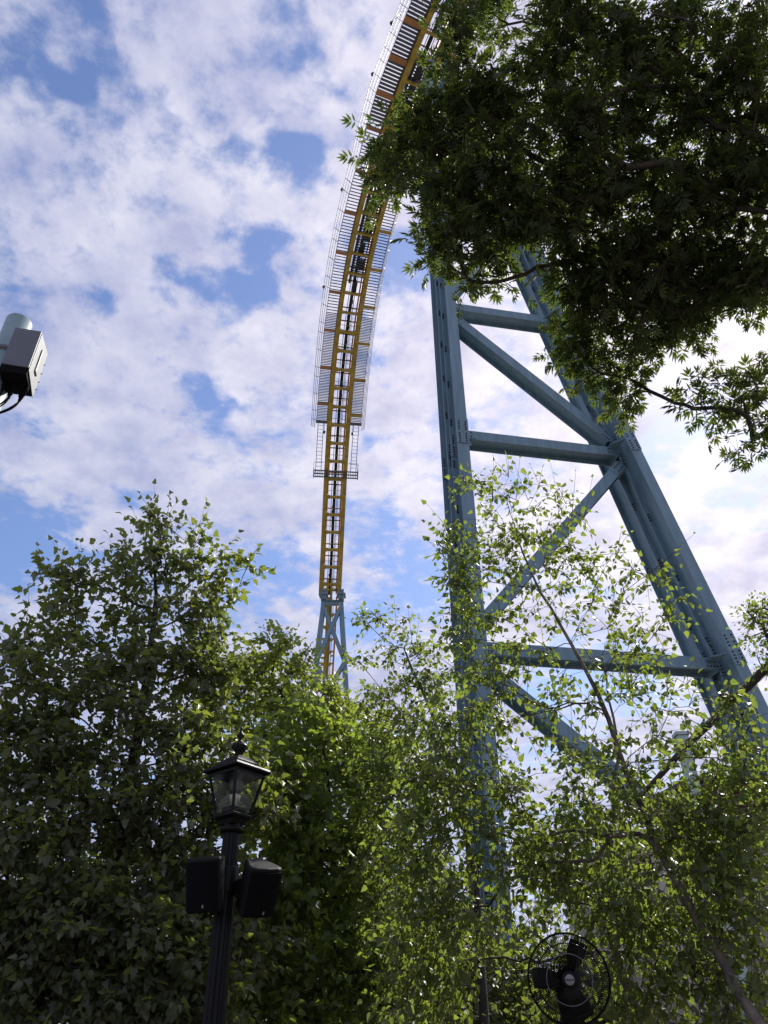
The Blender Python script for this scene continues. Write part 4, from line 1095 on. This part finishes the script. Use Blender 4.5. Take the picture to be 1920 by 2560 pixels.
# 5. second birch stem clump
mb_ = [bb(*b) for b in (
    (1560, 1700, 40, 6.9, 6), (1570, 1640, 45, 6.9, 6), (1540, 1600, 40, 6.9, 5), (1500, 1900, 60, 7, 10), (1480, 2050, 90, 7, 20), (1430, 2200, 100, 7.0, 24), (1560, 2280, 100, 7.0, 26), (1350, 2150, 90, 7.2, 22), (1620, 2400, 100, 7.1, 26), (1500, 2120, 90, 7.1, 22), (1420, 2440, 110, 7.8, 44), (1330, 2330, 80, 7.7, 20), (1100, 2420, 100, 7.6, 30), (1680, 2100, 110, 7.2, 34), (1800, 2200, 110, 7.1, 34))]
tr = [at(1660, 2700, 6.9) * [1, 1, 0], at(1612, 2560, 6.9), at(1545, 2410, 7.0), at(1520, 2280, 7.0), at(1535, 2000, 7.0), at(1545, 1850, 7.0), at(1505, 1640, 7.0)]
make_tree('birch_tree', 'second birch stem rising just right of the black fan', tr, .05, mb_, 'birch', LEAF_BIRCH, BARK_B, .062, 4, .27, 5, .85, .35, .10, [], limb_r=.011, up_leaf=.25, hang=.35, thin=.46, shrink=.95)
# 6. birch between the towers
mb_ = [bb(*b) for b in (
    (930, 1540, 35, 8.6, 6), (1000, 1560, 40, 8.6, 8), (1050, 1620, 45, 8.6, 10), (960, 1620, 35, 8.6, 5), (900, 1670, 30, 8.6, 5), (1000, 1700, 55, 8.6, 16), (1080, 1720, 60, 8.6, 20), (940, 1780, 60, 8.6, 22), (1040, 1820, 80, 8.6, 34),
    (960, 1900, 80, 8.6, 34), (1080, 1930, 80, 8.6, 30), (1010, 2030, 90, 8.6, 38), (930, 2130, 90, 8.8, 30), (1060, 2180, 90, 8.8, 36), (970, 2290, 90, 9, 30), (1100, 2330, 90, 9, 30), (1050, 2470, 100, 9, 36))]
ex_ = [sh(950, 1550, 893, 1500, 8.6), sh(960, 1540, 900, 1520, 8.6), sh(990, 1560, 985, 1490, 8.6), sh(1030, 1600, 1020, 1520, 8.6), sh(920, 1670, 862, 1640, 8.6), sh(1040, 1600, 1050, 1540, 8.6)]
tr = [at(1220, 2690, 8.8) * [1, 1, 0], at(1210, 2500, 8.8), at(1190, 2200, 8.8), at(1130, 1930, 8.7), at(1070, 1760, 8.6), at(1010, 1620, 8.6)]
make_tree('birch_tree', 'birch with small hanging leaves reaching left of the blue tower beneath the yellow track', tr, .06, mb_, 'birch', LEAF_BIRCH, BARK_D, .066, 4, .30, 6, .8, .35, .05, ex_, limb_r=.012, up_leaf=.25, hang=.35, thin=.6, shrink=.9)
# 7. ash overhead
A = []
def ab(px, py, r, Y, k): A.append(bb(px, py, r, Y, k))
for a_ in ((1150, 50, 50, 3.2, 12), (1165, 150, 45, 3.5, 12), (1150, 240, 45, 3.6, 12), (1230, 230, 40, 3.6, 10), (1090, 290, 40, 3.8, 9), (1020, 330, 42, 4.0, 10), (960, 370, 30, 4.1, 7), (955, 410, 30, 4.1, 7), (1010, 430, 45, 4.1, 12), (975, 470, 22, 4.2, 4),
           (1100, 360, 80, 4.0, 36), (1095, 480, 50, 4.2, 15), (1105, 570, 40, 4.3, 10), (1110, 640, 30, 4.5, 6), (1150, 600, 70, 4.4, 22), (1180, 690, 40, 4.7, 8), (1250, 670, 50, 4.7, 10), (1240, 560, 80, 4.4, 32), (1200, 450, 90, 4.1, 44),
           (1210, 280, 100, 3.8, 50), (1240, 20, 60, 3.3, 22), (1370, 200, 80, 3.5, 34), (1400, 60, 110, 3.2, 50), (1330, 380, 110, 3.9, 60), (1350, 530, 100, 4.2, 50), (1410, 610, 60, 4.6, 16), (1450, 740, 65, 4.9, 20), (1430, 840, 60, 5.3, 16), (1510, 900, 60, 5.5, 18), (1560, 970, 50, 5.8, 12), (1450, 900, 35, 5.4, 5),
           (1480, 300, 120, 3.7, 60), (1550, 120, 110, 3.3, 50), (1490, 480, 120, 4.1, 66), (1500, 640, 110, 4.6, 54), (1540, 780, 100, 5.0, 44), (1620, 830, 70, 5.4, 24), (1560, 1000, 25, 5.8, 3), (1720, 800, 55, 5.4, 16), (1640, 300, 120, 3.7, 56), (1700, 100, 120, 3.2, 50), (1640, 480, 120, 4.1, 64),
           (1650, 640, 120, 4.6, 60), (1700, 760, 100, 5.0, 44), (1800, 300, 120, 3.6, 56), (1860, 120, 120, 3.1, 46), (1800, 480, 120, 4.1, 60), (1800, 640, 120, 4.5, 60), (1830, 720, 80, 5.0, 28), (1910, 700, 100, 4.6, 34), (1920, 400, 130, 3.8, 46), (2020, 300, 130, 3.6, 36), (2000, 600, 130, 4.2, 40),
           (1800, 960, 35, 5.6, 5), (1740, 1030, 40, 5.6, 7), (1850, 1010, 45, 5.6, 8), (1890, 1090, 40, 5.6, 7), (1850, 1120, 22, 5.6, 3), (1900, 920, 45, 5.6, 8), (1960, 1020, 60, 5.6, 9)): ab(*a_)
tr = [(6.1, 4.6, 0), (6.0, 4.55, 1.5), (5.8, 4.5, 3.2), (5.5, 4.3, 4.8), (5.1, 4.1, 6.6), (4.5, 3.9, 8.3), (3.9, 3.7, 9.2)]
make_tree('ash_tree', 'dark ash tree with narrow leaflets overhanging the whole upper right corner', tr, .12, A, 'ash', LEAF_ASH, BARK_D, .175, 5, .25, 3, .35, .05, .0, [sh(1140, 40, 1010, -5, 3.2), sh(1120, 30, 1000, 30, 3.2), sh(1000, 340, 885, 300, 4.1), sh(980, 400, 878, 390, 4.1), sh(1040, 560, 1050, 620, 4.3)], limb_r=.016, up_leaf=.8, pathw=.25, thin=.47, shrink=.9)
# 8. tree at the right edge with a thick bare limb
mb_ = [bb(*b) for b in ((1900, 1520, 45, 9.5, 12), (1950, 1560, 60, 9.5, 16), (1870, 1540, 25, 9.5, 4), (1910, 1580, 30, 9.5, 6), (1905, 1650, 22, 9.5, 4), (1960, 1660, 50, 9.5, 10), (2030, 1620, 90, 9.5, 20), (2080, 1800, 100, 9.5, 20), (1980, 1900, 70, 9.5, 14))]
tr = [at(2230, 2690, 9.5) * [1, 1, 0], at(2150, 2200, 9.5), at(2060, 1800, 9.5), at(2010, 1600, 9.5)]
rt_ = make_tree('birch_tree', 'birch sprays at the right edge, with a thick dark limb crossing behind the tower foot', tr, .11, mb_, 'birch', LEAF_BIRCH, BARK_D, .062, 4, .3, 5, .8, .35, .05, [], limb_r=.02, up_leaf=.25, hang=.3)
lp = [at(2110, 1560, 9.6), at(1985, 1620, 9.6), at(1900, 1685, 9.7), at(1800, 1785, 9.8), at(1720, 1860, 9.9), at(1640, 1950, 10.0), at(1580, 2010, 10.1)]
m = MB(); m.tube(lp, [.075, .066, .06, .052, .046, .036, .024], 9); part(m, 'limb', BARK_D, rt_)

# 9. background hedge trees that close the view low down
def mass(px, py, Y, w, h, n, label):
    c = at(px, 2600, Y); c[2] = 0
    bl_ = []
    for i in range(9):
        bl_.append((c + np.array([rng.uniform(-w, w) * .7, rng.uniform(-1, 1), h * rng.uniform(.35, .75)]), min(w, h) * .42, n // 6))
    make_tree('broadleaf_tree', label, [c, c + Zv * h * .3, c + Zv * h * .65], .14, bl_, 'linden', LEAF_MAPLE, BARK_D, .17, 4, .55, 6, .4, .2, .2, [])
mass(120, 0, 15, 3.2, 6.0, 180, 'dark green broadleaf tree far left behind the large maple')
mass(560, 0, 18, 3.2, 5.6, 180, 'dark green broadleaf tree behind the lamp post, low in the view')
mass(1000, 0, 19, 3.0, 5.0, 180, 'dark green broadleaf tree low behind the middle birch')
mass(1400, 0, 20, 3.0, 4.6, 150, 'dark green broadleaf tree low behind the fan')
